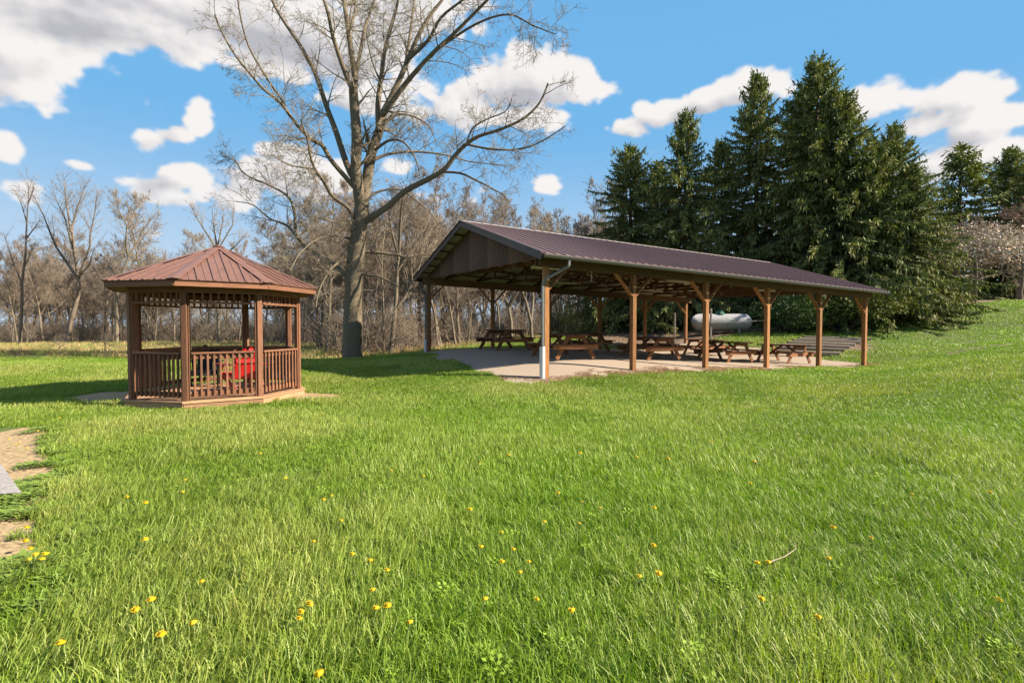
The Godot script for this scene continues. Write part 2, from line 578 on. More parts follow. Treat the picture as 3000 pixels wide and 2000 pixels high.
# ---------------------------------------------------------------- the ground
const WOODS_EDGE := [-70.0, 48.0, -40.0, 47.0, -25.0, 45.0, -15.0, 38.0, -11.5, 30.0, -9.0, 25.8, -6.0, 25.2, -3.5, 26.8, -1.0, 31.0, 3.0, 36.0, 9.0, 39.0, 14.0, 60.0, 80.0, 60.0]


func woods_edge(x: float) -> float:
	for k in range(0, WOODS_EDGE.size() - 2, 2):
		if x < WOODS_EDGE[k + 2]:
			return lerpf(WOODS_EDGE[k + 1], WOODS_EDGE[k + 3], clampf((x - WOODS_EDGE[k]) / (WOODS_EDGE[k + 2] - WOODS_EDGE[k]), 0.0, 1.0))
	return 60.0


# how much of the ground is gravel (inside the pavilion), soil, and woodland floor
func gravel_in(x: float, z: float) -> float:
	var p := uv_of(x, z)
	var wob := patch_noise.get_noise_2d(x * 3.0, z * 3.0) * 0.45
	var left := -1.25 + 0.5 * smoothstep(2.0, 8.0, p.y)
	var e := minf(minf(p.x - left, 16.2 - p.x), minf(p.y + 0.55 - 0.3 * smoothstep(0.0, 15.0, p.x), 10.0 - p.y))
	return e + wob


func soil_in(x: float, z: float) -> float:
	var wob := patch_noise.get_noise_2d(x * 5.0 + 50.0, z * 5.0) * 0.22
	# worn corner by the stepping slab, bare ring round the gazebo, dug bank beside the timber steps
	var a := minf(1.0, -x - 0.82 * z - 0.3 - absf(z - 4.4) * 0.12) if z > 2.6 and z < 7.5 and x < -2.0 else -1.0
	var gx := (x + 6.35) / 1.0
	var gz := z - 11.05
	var b := 1.78 - sqrt(gx * gx + gz * gz * 1.1)
	var cx := x + 8.15
	var cz := z - 10.8
	b = maxf(b, 0.75 - sqrt(cx * cx * 0.7 + cz * cz))
	cx = x + 4.2
	cz = z - 10.9
	b = maxf(b, 0.55 - sqrt(cx * cx * 0.5 + cz * cz))
	return maxf(a, b) + wob


func bank_in(x: float, z: float) -> float:
	var wob := patch_noise.get_noise_2d(x * 2.2 + 9.0, z * 2.2) * 0.9
	# soil in the shade of the spruces and round the gas tank
	var e := z - lerpf(29.2, 32.6, clampf((x - 8.0) / 14.0, 0.0, 1.0)) if x > 5.0 and x < 23.0 else (z - lerpf(32.6, 36.5, clampf((x - 23.0) / 12.0, 0.0, 1.0)) if x >= 23.0 else -3.0)
	var p := (Vector2(x, z) - Vector2(16.6, 26.2)).rotated(-0.5)
	e = maxf(e, 1.2 - absf(p.x) * 0.5 - absf(p.y) * 0.75)
	return e + wob


func ruts_in(x: float, z: float) -> float:
	var d := Vector2((x - 20.2) / 3.2, (z - 22.5) / 2.6).length()
	return 0.55 - d + patch_noise.get_noise_2d(x * 9.0, z * 14.0) * 1.1


func field_in(x: float, z: float) -> float:
	# the uncut, straw-coloured field beyond the lawn
	var near := 22.8 + 0.05 * (x + 25.0) + patch_noise.get_noise_2d(x * 2.0, z * 2.0) * 1.2
	if x < -9.0:
		return minf(z - near, (-9.5 - x) * 0.9)
	return -1.0


func make_ground() -> void:
	var xs := PackedFloat32Array()
	var zs := PackedFloat32Array()
	var x := -400.0
	while x <= 400.0:
		xs.append(x)
		x += 0.5 if absf(x) < 40.0 else (2.0 if absf(x) < 70.0 else 33.0)
	var z := -12.0
	while z <= 500.0:
		zs.append(z)
		z += 0.5 if z < 50.0 else (2.0 if z < 90.0 else 41.0)
	var g := Geo.new()
	var lawn := Color(0.075, 0.12, 0.02)
	var straw := Color(0.3, 0.235, 0.11)
	var litter := Color(0.2, 0.135, 0.08)
	var earth := Color(0.17, 0.125, 0.085)
	for a in zs.size():
		for b in xs.size():
			var p := Vector3(xs[b], ground(xs[b], zs[a]), -zs[a])
			var nn := Vector3(ground(p.x - 0.5, zs[a]) - ground(p.x + 0.5, zs[a]), 1.0, ground(p.x, zs[a] + 0.5) - ground(p.x, zs[a] - 0.5)).normalized()
			var nz := patch_noise.get_noise_2d(p.x * 1.5, zs[a] * 1.5)
			var col := lawn.lerp(Color(0.12, 0.145, 0.035), clampf(nz * 0.8 + 0.3, 0, 1))
			col = col.lerp(straw.lerp(Color(0.11, 0.14, 0.035), clampf(nz * 2.2 + 0.35, 0, 1)), smoothstep(-0.3, 0.8, field_in(p.x, zs[a])) * 0.75)
			col = col.lerp(litter.lerp(Color(0.08, 0.11, 0.03), clampf(patch_noise.get_noise_2d(p.x * 1.1 + 30.0, zs[a] * 1.1) * 2.5 - 0.1, 0, 0.9)), smoothstep(-0.4, 0.8, zs[a] - woods_edge(p.x) + nz * 2.0))
			col = col.lerp(earth, smoothstep(-0.2, 0.5, bank_in(p.x, zs[a])))
			col = col.lerp(earth, smoothstep(-0.1, 0.4, ruts_in(p.x, zs[a])) * 0.8)
			g.v.append(p); g.n.append(nn); g.c.append(col)
	var w := xs.size()
	for a in zs.size() - 1:
		for b in w - 1:
			var k := a * w + b
			g.i.append(k); g.i.append(k + w); g.i.append(k + w + 1)
			g.i.append(k); g.i.append(k + w + 1); g.i.append(k + 1)
	solo("ground", g.mesh(), M.ground, "", "", "", "structure")
	sheet("gravel_floor", M.gravel, Rect2(-6.0, 11.5, 24.0, 21.0), 0.2, gravel_in, 0.016)
	sheet("soil_patch", M.soil, Rect2(-7.0, 2.2, 5.0, 6.0), 0.09, soil_in, 0.012)
	sheet("soil_patch", M.soil, Rect2(-9.6, 8.2, 7.0, 5.6), 0.12, soil_in, 0.012)


# a thin sheet of bare ground following the terrain wherever inside(x, z) is positive
func sheet(called: String, mat: Material, area: Rect2, cell: float, inside: Callable, lift: float) -> void:
	var g := Geo.new()
	var nx := int(area.size.x / cell)
	var nz := int(area.size.y / cell)
	var id := PackedInt32Array()
	id.resize((nx + 1) * (nz + 1))
	for a in nz + 1:
		for b in nx + 1:
			var x := area.position.x + b * cell
			var z := area.position.y + a * cell
			var e: float = inside.call(x, z)
			var k := a * (nx + 1) + b
			id[k] = -1
			if e > -cell:
				id[k] = g.v.size()
				var rough := patch_noise.get_noise_2d(x * 14.0, z * 14.0) * 0.006
				# the rim dips under the turf
				g.v.append(Vector3(x, ground(x, z) + lift * clampf(e / cell, -1.0, 1.0) + rough, -z))
				g.n.append(Vector3(ground(x - 0.3, z) - ground(x + 0.3, z), 0.6, ground(x, z + 0.3) - ground(x, z - 0.3)).normalized())
				g.c.append(Color(1, 1, 1))
	for a in nz:
		for b in nx:
			var k := a * (nx + 1) + b
			if id[k] >= 0 and id[k + 1] >= 0 and id[k + nx + 1] >= 0 and id[k + nx + 2] >= 0:
				g.i.append(id[k]); g.i.append(id[k + nx + 1]); g.i.append(id[k + nx + 2])
				g.i.append(id[k]); g.i.append(id[k + nx + 2]); g.i.append(id[k + 1])
	solo(called, g.mesh(), mat, "", "", "", "structure")


# ---------------------------------------------------------------- the pavilion
func sloped(y_edge: float, v: float) -> float:
	return y_edge + 0.3065 * (minf(v, WIDE - v) + 0.576)


func ribbed_panel(width: float, run: float, rise: float, ribs: int) -> ArrayMesh:
	var key := "rib%.3f_%.3f" % [width, run]
	if mesh_cache.has(key):
		return mesh_cache[key]
	# x across the panel, -z up the slope; top sheet and pale underside as two surfaces
	var prof := []
	for k in ribs:
		var c := width * (k + 0.5) / ribs
		var q := width / ribs
		prof.append_array([Vector2(c - 0.034, 0), Vector2(c - 0.016, 0.034), Vector2(c + 0.016, 0.034), Vector2(c + 0.034, 0)])
		if k < ribs - 1:
			prof.append_array([Vector2(c + q * 0.42, 0), Vector2(c + q * 0.45, 0.005), Vector2(c + q * 0.55, 0.005), Vector2(c + q * 0.58, 0)])
	prof.push_front(Vector2(0, 0))
	prof.append(Vector2(width, 0))
	var g := Geo.new()
	for k in prof.size() - 1:
		var a: Vector2 = prof[k]
		var b: Vector2 = prof[k + 1]
		g.quad(Vector3(a.x, a.y, 0), Vector3(b.x, b.y, 0), Vector3(b.x, b.y + rise, -run), Vector3(a.x, a.y + rise, -run), Vector3.UP)
		g.quad(Vector3(a.x, a.y, 0), Vector3(b.x, b.y, 0), Vector3(b.x, -0.006, 0), Vector3(a.x, -0.006, 0), Vector3.BACK)
	var am := g.mesh()
	am.surface_set_material(0, M.pav_roof)
	var u := Geo.new()
	u.quad(Vector3(0, -0.006, 0), Vector3(width, -0.006, 0), Vector3(width, rise - 0.006, -run), Vector3(0, rise - 0.006, -run), Vector3.DOWN)
	u.join(am)
	am.surface_set_material(1, M.roof_under)
	mesh_cache[key] = am
	return am


func pick(a: Array, k: int) -> Material:
	return a[(k * 7 + 3) % a.size()]


func make_pavilion() -> void:
	var t := thing("picnic_pavilion", "long open picnic pavilion with brown ribbed metal roof and timber posts", "pavilion", PV)
	t.transform = Transform3D(Basis(d1() + Vector3(0, TILT_U, 0), Vector3.UP, -d2() - Vector3(0, TILT_V, 0)), PV)
	var he := EYE + 1.867
	var hb := EYE + 1.594
	var rise := 0.3065
	var back := -WIDE
	var u0 := -0.467
	var u1 := 5 * BAY + 0.545
	# posts with their knee braces
	for row in 2:
		var z := 0.0 if row == 0 else back
		for k in 6:
			var u := k * BAY
			var foot := floor_at(u, -z)
			var yb := foot.y - TILT_U * u - TILT_V * (-z) - 0.12
			beam(t, "post", Vector3(u, yb, z), Vector3(u, hb + 0.28, z), 0.145, 0.145, pick(M.post, k + row), Vector3.RIGHT, 0.008)
			for s in [-1.0, 1.0]:
				if (k == 0 and s < 0) or (k == 5 and s > 0):
					continue
				beam(t, "knee_brace", Vector3(u + s * 0.075, hb - 0.6, z), Vector3(u + s * 0.68, hb + 0.012, z), 0.04, 0.138, pick(M.post, k * 3 + int(s) + 5), Vector3.UP, 0.004)
		var edge := 1.0 if row == 0 else -1.0
		for j in [-1.0, 1.0]:
			for seg in 3:
				var a := u0 + 0.2 if seg == 0 else seg * 5.35
				var b: float = (seg + 1) * 5.35 - 0.003 if seg < 2 else u1 - 0.25
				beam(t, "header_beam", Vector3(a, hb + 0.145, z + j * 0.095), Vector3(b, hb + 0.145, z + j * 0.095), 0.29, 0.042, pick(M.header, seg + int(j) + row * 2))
		# gutter, open at the top, under the eave edge
		var gz := z + edge * (0.576 + 0.045)
		var gg := Geo.new()
		var gp := [Vector2(-0.05, 0.09), Vector2(-0.05, 0), Vector2(0.035, 0), Vector2(0.06, 0.055), Vector2(0.06, 0.085), Vector2(0.05, 0.092), Vector2(0.05, 0.055), Vector2(0.028, 0.008), Vector2(-0.043, 0.008), Vector2(-0.043, 0.09)]
		for q in gp.size():
			var a: Vector2 = gp[q]
			var b: Vector2 = gp[(q + 1) % gp.size()]
			var out := Vector3(0, a.x - b.x, (b.y - a.y) * edge)
			gg.quad(Vector3(u0 + 0.02, a.y, a.x * edge), Vector3(u1 - 0.02, a.y, a.x * edge), Vector3(u1 - 0.02, b.y, b.x * edge), Vector3(u0 + 0.02, b.y, b.x * edge), out)
		for e in [u0 + 0.02, u1 - 0.02]:
			gg.quad(Vector3(e, 0, -0.05 * edge), Vector3(e, 0, 0.035 * edge), Vector3(e, 0.085, 0.06 * edge), Vector3(e, 0.09, -0.05 * edge), Vector3.RIGHT * (1.0 if e > 0 else -1.0))
		part(t, "gutter", gg.mesh(), M.gutter, Transform3D(Basis(), Vector3(0, he - 0.115, gz)))
		# ribbed steel panels
		var n := 18
		var wdt := (u1 - u0) / n
		for k in n:
			var pm := ribbed_panel(wdt - 0.002, WIDE / 2 + 0.576, rise * (WIDE / 2 + 0.576), 3)
			var xf := Transform3D(Basis(), Vector3(u0 + k * wdt, he, 0.576)) if row == 0 else Transform3D(Basis(Vector3.LEFT, Vector3.UP, Vector3.FORWARD), Vector3(u0 + (k + 1) * wdt, he, back - 0.576))
			part(t, "roof_panel", pm, null, xf)
		# purlins under the sheets
		for k in 8:
			var vv := -0.45 + k * 0.72
			var yy := he + rise * (vv + 0.576) - 0.03 - 0.03
			var zz := -vv if row == 0 else back + vv
			beam(t, "purlin", Vector3(u0 + 0.05, yy, zz), Vector3(u1 - 0.05, yy, zz), 0.045, 0.09, pick(M.truss, k))
	# ridge cap
	var rc := Geo.new()
	var ry := he + rise * (WIDE / 2 + 0.576)
	for s in [-1.0, 1.0]:
		var a := Vector3(u0 - 0.01, ry + 0.034, back / 2)
		var b := Vector3(u1 + 0.01, ry + 0.034, back / 2)
		var dn := Vector3(0, -0.3065 * 0.17, s * 0.17)
		rc.quad(a, b, b + dn, a + dn, Vector3(0, 1, s * 0.3))
		rc.quad(a + dn, b + dn, b + dn - Vector3(0, 0.012, 0), a + dn - Vector3(0, 0.012, 0), Vector3(0, 0, s))
	part(t, "ridge_cap", rc.mesh(), M.ridge)
	# gable ends: rake boards, metal rake trim, upright siding boards
	for end in 2:
		var ue := u0 if end == 0 else u1
		var so := -1.0 if end == 0 else 1.0
		for s in [-1.0, 1.0]:
			var lowz := 0.576 if s > 0 else back - 0.576
			beam(t, "rake_board", Vector3(ue + so * 0.012, he - 0.085, lowz), Vector3(ue + so * 0.012, ry - 0.085, back / 2), 0.19, 0.03, M.trim)
			beam(t, "rake_trim", Vector3(ue + so * 0.012, he + 0.018, lowz + s * 0.02), Vector3(ue + so * 0.012, ry + 0.018, back / 2), 0.03, 0.1, M.trim)
		var us := -0.03 if end == 0 else 5 * BAY + 0.03
		var nb := 32
		var bw := WIDE / nb
		var y0 := he - 0.02
		for k in nb:
			var va := k * bw + 0.005
			var vb := (k + 1) * bw - 0.005
			var ya := sloped(he, va) - 0.085
			var yb := sloped(he, vb) - 0.085
			var g := Geo.new()
			for q in [-1.0, 1.0]:
				g.quad(Vector3(q * 0.012, y0, -va), Vector3(q * 0.012, y0, -vb), Vector3(q * 0.012, yb, -vb), Vector3(q * 0.012, ya, -va), Vector3(q, 0, 0))
			for q in [[va, ya, 1.0], [vb, yb, -1.0]]:
				g.quad(Vector3(-0.012, y0, -q[0]), Vector3(0.012, y0, -q[0]), Vector3(0.012, q[1], -q[0]), Vector3(-0.012, q[1], -q[0]), Vector3(0, 0, q[2]))
			g.quad(Vector3(-0.012, y0, -va), Vector3(0.012, y0, -va), Vector3(0.012, y0, -vb), Vector3(-0.012, y0, -vb), Vector3.DOWN)
			# lay the mesh with its length along x so the grain runs up the board
			var turned := Transform3D(Basis(Vector3.FORWARD, 0.0).rotated(Vector3.BACK, PI / 2), Vector3.ZERO)
			for m in g.v.size():
				g.v[m] = turned.inverse() * (g.v[m] - Vector3(0, y0, -va))
				g.n[m] = turned.inverse() * g.n[m]
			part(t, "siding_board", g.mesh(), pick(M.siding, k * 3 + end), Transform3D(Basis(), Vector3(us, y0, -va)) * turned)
		beam(t, "backing_strip", Vector3(us - so * 0.035, y0 + 0.07, -0.12), Vector3(us - so * 0.035, y0 + 0.07, back + 0.12), 0.14, 0.04, pick(M.truss, end))
	# trusses
	for k in 10:
		var u := 0.8 + k * 1.5
		var tr := Node3D.new()
		tr.name = "truss"
		t.add_child(tr, true)
		var m: Material = pick(M.truss, k)
		var yb := hb + 0.345
		var top := -0.15
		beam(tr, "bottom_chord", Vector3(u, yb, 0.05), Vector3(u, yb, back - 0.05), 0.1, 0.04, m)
		for s in 2:
			var z0 := 0.3 if s == 0 else back - 0.3
			beam(tr, "top_chord", Vector3(u, sloped(he, 0.0) + top - 0.09, z0), Vector3(u, ry + top, back / 2), 0.1, 0.04, m)
			var sg := 1.0 if s == 0 else -1.0
			var mid := back / 2
			for q in [[0.0, 1.5, 2.2], [1.5, 2.95, 1.2], [3.1, 2.95, 1.2]]:
				var zb: float = mid + sg * q[0]
				var zt: float = mid + sg * q[1]
				var yt := sloped(he, -zt) + top - 0.06
				beam(tr, "web", Vector3(u + 0.042, yb, zb), Vector3(u + 0.042, yt, zt), 0.085, 0.036, m)
			for zq in [mid + sg * 1.5, mid + sg * 3.1]:
				beam(tr, "gusset_plate", Vector3(u - 0.024, yb - 0.07, zq), Vector3(u - 0.024, yb + 0.06, zq), 0.12, 0.006, M.grey_wood[3], Vector3.BACK)
	# downspouts into white standpipes at the two corners of the near gable
	for row in 2:
		var z := 0.0 if row == 0 else back
		var edge := 1.0 if row == 0 else -1.0
		var gy := floor_at(-0.1, -z).y - TILT_V * (-z)
		var sl := gy + (0.86 if row == 0 else 0.55)
		var ds := Node3D.new()
		ds.name = "downspout"
		t.add_child(ds, true)
		var pth := [Vector3(0.34, he - 0.11, z + edge * 0.61), Vector3(0.34, he - 0.27, z + edge * 0.6), Vector3(-0.1, he - 0.62, z + edge * 0.14), Vector3(-0.125, he - 0.78, z + edge * 0.06), Vector3(-0.125, sl - 0.05, z + edge * 0.06)]
		if row == 1:
			pth[0].x = -0.2; pth[1].x = -0.2
		for k in 4:
			beam(ds, "pipe_length" if k in [0, 3] else "elbow", pth[k], pth[k + 1], 0.075, 0.06, M.spout, Vector3.RIGHT, 0.01)
		var g := Geo.new()
		var cx := -0.14
		var rr := 0.075 if row == 0 else 0.06
		var c0 := Vector3(cx, gy - 0.15, z + edge * 0.06)
		g.tube(PackedVector3Array([c0, Vector3(cx, sl, z + edge * 0.06)]), PackedFloat32Array([rr, rr]), 20)
		g.tube(PackedVector3Array([Vector3(cx, sl, z + edge * 0.06), Vector3(cx, sl + 0.001, z + edge * 0.06)]), PackedFloat32Array([rr, rr - 0.008]), 20)
		part(t, "standpipe", g.mesh(), M.white_pipe)
	# strip lights slung under the trusses, switched off, and a length of chain
	for q in [[1.45, 2.2], [7.4, 2.4], [12.6, 2.6], [5.0, 6.6], [10.2, 6.8]]:
		var c: Vector3 = PV + d1() * q[0] + d2() * q[1] + Vector3(0, hb + 0.24 + TILT_U * q[0] + TILT_V * q[1], 0)
		var lamp := thing("strip_light", "white fluorescent strip light, unlit, hung under the pavilion trusses", "light fixture", c, PI / 2 - PSI, "strip lights under the pavilion roof")
		beam(lamp, "housing", Vector3(-0.62, 0.03, 0), Vector3(0.62, 0.03, 0), 0.045, 0.1, M.white)
		for s in [-1.0, 1.0]:
			var tb := Geo.new()
			tb.tube(PackedVector3Array([Vector3(-0.6, -0.005, s * 0.03), Vector3(0.6, -0.005, s * 0.03)]), PackedFloat32Array([0.014, 0.014]), 10, true)
			part(lamp, "tube", tb.mesh(), M.white)
			beam(lamp, "hanger", Vector3(s * 0.5, 0.05, 0), Vector3(s * 0.5, 0.12, 0), 0.008, 0.008, M.metal, Vector3.RIGHT, 0.001)
	var ch := thing("hanging_chain", "short pale chain dangling from the pavilion's front beam", "chain", PV + d1() * 1.78 + d2() * 0.35 + Vector3(0, hb + 0.1 - 0.05, 0))
	for k in 7:
		var lk := Geo.new()
		var ring := PackedVector3Array()
		var rad := PackedFloat32Array()
		for s in 9:
			var a := TAU * s / 8.0
			ring.append(Vector3(sin(a) * 0.018, cos(a) * 0.032, 0))
			rad.append(0.006)
		lk.tube(ring, rad, 5)
		part(ch, "link", lk.mesh(), M.white, Transform3D(Basis(Vector3.UP, PI / 2 * (k % 2)), Vector3(0, -0.05 * k, 0)))


# ---------------------------------------------------------------- picnic tables
func make_tables() -> void:
	var proto: Node3D = null
	# along the front beam, then the back row
	var spots := [[2.08, 2.3, 0.02], [5.87, 2.3, -0.03], [9.71, 2.25, 0.02], [13.3, 2.2, -0.02], [1.95, 6.2, 0.03], [5.75, 6.1, -0.02], [9.5, 6.2, 0.04], [13.0, 6.1, 0.0]]
	var words := ["brown wooden picnic table just inside the pavilion's downspout corner", "brown wooden picnic table behind the second front post of the pavilion", "brown wooden picnic table behind the fourth front post of the pavilion", "brown wooden picnic table nearest the timber steps, front row",
		"dark picnic table at the pavilion's back edge beside the lawn and woods", "dark picnic table behind the downspout-corner table, back row", "dark picnic table in the back row, in line with the gas tank", "dark picnic table at the far back corner nearest the gas tank"]
	for k in spots.size():
		var s = spots[k]
		var at := floor_at(s[0], s[1]) + Vector3(0, 0.012, 0)
		if proto == null:
			proto = thing("picnic_table", "", "table", Vector3.ZERO, 0.0, "picnic tables under the pavilion")
			# length along z, width along x
			for j in 5:
				beam(proto, "top_plank", Vector3(-0.3 + j * 0.15, 0.755, -1.0), Vector3(-0.3 + j * 0.15, 0.755, 1.0), 0.04, 0.142, pick(M.tabletop, j))
			for sd in [-1.0, 1.0]:
				for j in 2:
					beam(proto, "seat_plank", Vector3(sd * (0.62 + j * 0.15), 0.455, -1.0), Vector3(sd * (0.62 + j * 0.15), 0.455, 1.0), 0.04, 0.142, pick(M.tabletop, j + 2))
				var z: float = sd * 0.72
				beam(proto, "seat_support", Vector3(-0.86, 0.365, z + sd * 0.045), Vector3(0.86, 0.365, z + sd * 0.045), 0.14, 0.04, pick(M.table, int(sd) + 2))
				beam(proto, "top_cleat", Vector3(-0.36, 0.68, z + sd * 0.045), Vector3(0.36, 0.68, z + sd * 0.045), 0.1, 0.04, pick(M.table, int(sd) + 3))
				for l in [-1.0, 1.0]:
					beam(proto, "leg", Vector3(l * 0.72, 0.0, z), Vector3(l * 0.26, 0.732, z), 0.14, 0.04, pick(M.table, int(l + sd) + 4), Vector3.RIGHT)
				beam(proto, "diagonal_brace", Vector3(0.05, 0.34, z - sd * 0.03), Vector3(0.05, 0.72, sd * 0.12), 0.09, 0.04, pick(M.table, 6))
		var o := proto if k == 0 else copy(proto)
		o.set_meta("label", words[k])
		o.position = at
		# shear-free: stands on the sloping floor, squared up with the pavilion
		o.basis = Basis(Vector3.UP, -atan2(d2().x, -d2().z) + s[2])


# ---------------------------------------------------------------- the gazebo
const GZ := Vector3(-6.18, 0.0, -11.02)


func oct(k: float, rad: float, y: float) -> Vector3:
	var a := deg_to_rad(235.82) + k * PI / 4
	return Vector3(rad * cos(a) * 0.928, y, -rad * sin(a))


# a flat plate: the outline extruded down by its thickness
func plate(outline: Array, thick: float) -> ArrayMesh:
	var g := Geo.new()
	var mid := Vector3.ZERO
	for p in outline:
		mid += p
	mid /= outline.size()
	var nn: Vector3 = (outline[1] - outline[0]).cross(outline[2] - outline[0]).normalized()
	if nn.y < 0:
		nn = -nn
	var dn := -nn * thick
	for k in outline.size():
		var a: Vector3 = outline[k]
		var b: Vector3 = outline[(k + 1) % outline.size()]
		g.tri(mid, a, b, nn)
		g.tri(mid + dn, a + dn, b + dn, -nn)
		g.quad(a, b, b + dn, a + dn, (a + b) * 0.5 - mid)
	return g.mesh()


func make_gazebo() -> void:
	var t := thing("gazebo", "brown octagonal wooden gazebo with a ribbed metal hip roof and baluster railings", "gazebo", GZ)
	var yd := 0.098
	var rp := 1.668
	var rd := 1.783
	var rr := 2.08
	# deck: boards cut to the octagon, rim boards, skirt
	var n := 24
	for k in n:
		var z0 := -1.56 + k * 3.12 / n
		var z1 := z0 + 3.12 / n - 0.006
		var lo := -9.0
		var hi := 9.0
		for zz in [z0, z1]:
			var a := 9.0
			var b := -9.0
			for s in 8:
				var p := oct(s, 1.64, 0)
				var q := oct(s + 1, 1.64, 0)
				if (p.z - zz) * (q.z - zz) < 0:
					var x := lerpf(p.x, q.x, (zz - p.z) / (q.z - p.z))
					a = minf(a, x)
					b = maxf(b, x)
			lo = maxf(lo, a)
			hi = minf(hi, b)
		if hi - lo > 0.2 and hi < 8:
			beam(t, "deck_board", Vector3(lo, yd - 0.016, (z0 + z1) / 2), Vector3(hi, yd - 0.016, (z0 + z1) / 2), 0.03, z1 - z0, pick(M.deck, k), Vector3.UP, 0.003)
	for k in 8:
		part(t, "deck_edge_board", plate([oct(k, 1.646, yd + 0.003), oct(k + 1, 1.646, yd + 0.003), oct(k + 1, rd + 0.04, yd + 0.003), oct(k, rd + 0.04, yd + 0.003)], 0.034), pick(M.deck, k + 2))
		var a := oct(k, rd, 0)
		var b := oct(k + 1, rd, 0)
		beam(t, "skirt_board", Vector3(a.x, yd - 0.15, a.z), Vector3(b.x, yd - 0.15, b.z), 0.235, 0.036, pick(M.deck, k))
		# post with two cleats
		var p := oct(k, rp, 0)
		var out := Vector3(p.x, 0, p.z).normalized()
		beam(t, "post", p + Vector3(0, yd + 0.004, 0), p + Vector3(0, 2.14, 0), 0.095, 0.095, pick(M.gaz, k), out, 0.006)
		var q := oct(k + 1, rp, 0)
		var dirn := (q - p).normalized()
		var nrm := Vector3(dirn.z, 0, -dirn.x)
		if nrm.dot(p + q) < 0:
			nrm = -nrm
		for e in 2:
			var c := p + dirn * 0.06 if e == 0 else q - dirn * 0.06
			beam(t, "post_cleat", c + Vector3(0, yd + 0.006, 0), c + Vector3(0, 2.06, 0), 0.02, 0.07, pick(M.gaz, k + e * 3), dirn, 0.004)
		var pa := p + dirn * 0.088
		var pb := q - dirn * 0.088
		beam(t, "header_beam", p + Vector3(0, 2.105, 0) + nrm * 0.03, q + Vector3(0, 2.105, 0) + nrm * 0.03, 0.1, 0.045, pick(M.gaz, k + 1))
		# frieze of short spindles
		var fr := Node3D.new()
		fr.name = "frieze"
		t.add_child(fr, true)
		beam(fr, "frieze_rail", pa + Vector3(0, 1.885, 0), pb + Vector3(0, 1.885, 0), 0.04, 0.085, pick(M.gaz, k + 2))
		for s in 8:
			var c := pa.lerp(pb, (s + 0.5) / 8.0)
			beam(fr, "spindle", c + Vector3(0, 1.905, 0), c + Vector3(0, 2.06, 0), 0.036, 0.036, pick(M.gaz, k + s), nrm, 0.003)
		# railings on seven sides; the side by the worn patch of soil is open
		if k != 7:
			var rl := Node3D.new()
			rl.name = "railing"
			t.add_child(rl, true)
			beam(rl, "cap_rail", pa + Vector3(0, 0.96, 0) + nrm * 0.01, pb + Vector3(0, 0.96, 0) + nrm * 0.01, 0.036, 0.09, pick(M.gaz, k + 3))
			beam(rl, "upper_rail", pa + Vector3(0, 0.895, 0) - nrm * 0.015, pb + Vector3(0, 0.895, 0) - nrm * 0.015, 0.088, 0.036, pick(M.gaz, k + 4))
			beam(rl, "lower_rail", pa + Vector3(0, 0.215, 0) - nrm * 0.015, pb + Vector3(0, 0.215, 0) - nrm * 0.015, 0.088, 0.036, pick(M.gaz, k + 1))
			for s in 10:
				var c := pa.lerp(pb, (s + 0.5) / 10.0) + nrm * 0.021
				beam(rl, "baluster", c + Vector3(0, 0.16, 0), c + Vector3(0, 0.938, 0), 0.036, 0.036, pick(M.gaz, k * 3 + s), nrm, 0.004)
		# roof: soffit, fascia, a ribbed triangular panel, hip cap
		part(t, "soffit_board", plate([oct(k, 1.62, 2.168), oct(k + 1, 1.62, 2.168), oct(k + 1, rr - 0.05, 2.168), oct(k, rr - 0.05, 2.168)], 0.012), pick(M.gaz, k))
		var fa := oct(k, rr - 0.02, 0)
		var fb := oct(k + 1, rr - 0.02, 0)
		beam(t, "fascia_board", Vector3(fa.x, 2.195, fa.z), Vector3(fb.x, 2.195, fb.z), 0.1, 0.034, pick(M.gaz, k + 2))
		var ea := oct(k, rr + 0.03, 2.258)
		var eb := oct(k + 1, rr + 0.03, 2.258)
		var apex := Vector3(0, 3.12, 0)
		var rp_ := part(t, "roof_panel", plate([ea, eb, apex], 0.01), M.gaz_roof)
		var em := (ea + eb) * 0.5
		var up := apex - em
		var side := (eb - ea).normalized()
		var half := (eb - ea).length() * 0.5
		up = up - side * up.dot(side)
		var fn := side.cross(up).normalized()
		if fn.y < 0:
			fn = -fn
		var skew := (apex - em).dot(side)
		for s in 6:
			var x := (s - 2.5) * 0.255
			var lim := 1.0 - (half - 0.0 - absf(x)) / half
			var reach := clampf((half - absf(x)) / half - 0.07, 0.0, 1.0)
			if x * skew > 0:
				reach = clampf((half - absf(x)) / maxf(half - absf(skew), 0.1) - 0.07, 0.0, reach + 0.06)
			var b0 := em + side * x + fn * 0.008
			beam(rp_, "rib", b0, b0 + up * reach, 0.024, 0.05, M.gaz_roof, fn, 0.009)
			if s < 5:
				var x2 := x + 0.1275
				var r2 := clampf((half - absf(x2)) / half - 0.09, 0.0, 1.0)
				var b2 := em + side * x2 + fn * 0.002
				beam(rp_, "rib", b2, b2 + up * r2, 0.012, 0.04, M.gaz_roof, fn, 0.004)
		var hn := (Vector3(ea.x, 0, ea.z).normalized() * 0.4 + Vector3.UP).normalized()
		for s in [-1.0, 1.0]:
			var hd := (apex - ea).normalized()
			var sd: Vector3 = hd.cross(hn).normalized() * s
			var tilt: Vector3 = (hn + sd * 0.14).normalized()
			beam(t, "hip_cap", ea + hn * 0.018 + sd * 0.052 - tilt * 0.0, apex + hn * 0.018 + sd * 0.03, 0.007, 0.105, M.gaz_roof, tilt, 0.002)
	part(t, "apex_cap", plate([oct(0, 0.12, 3.115), oct(2, 0.12, 3.115), oct(4, 0.12, 3.115), oct(6, 0.12, 3.115)], 0.03), M.gaz_roof)
	var cone := Geo.new()
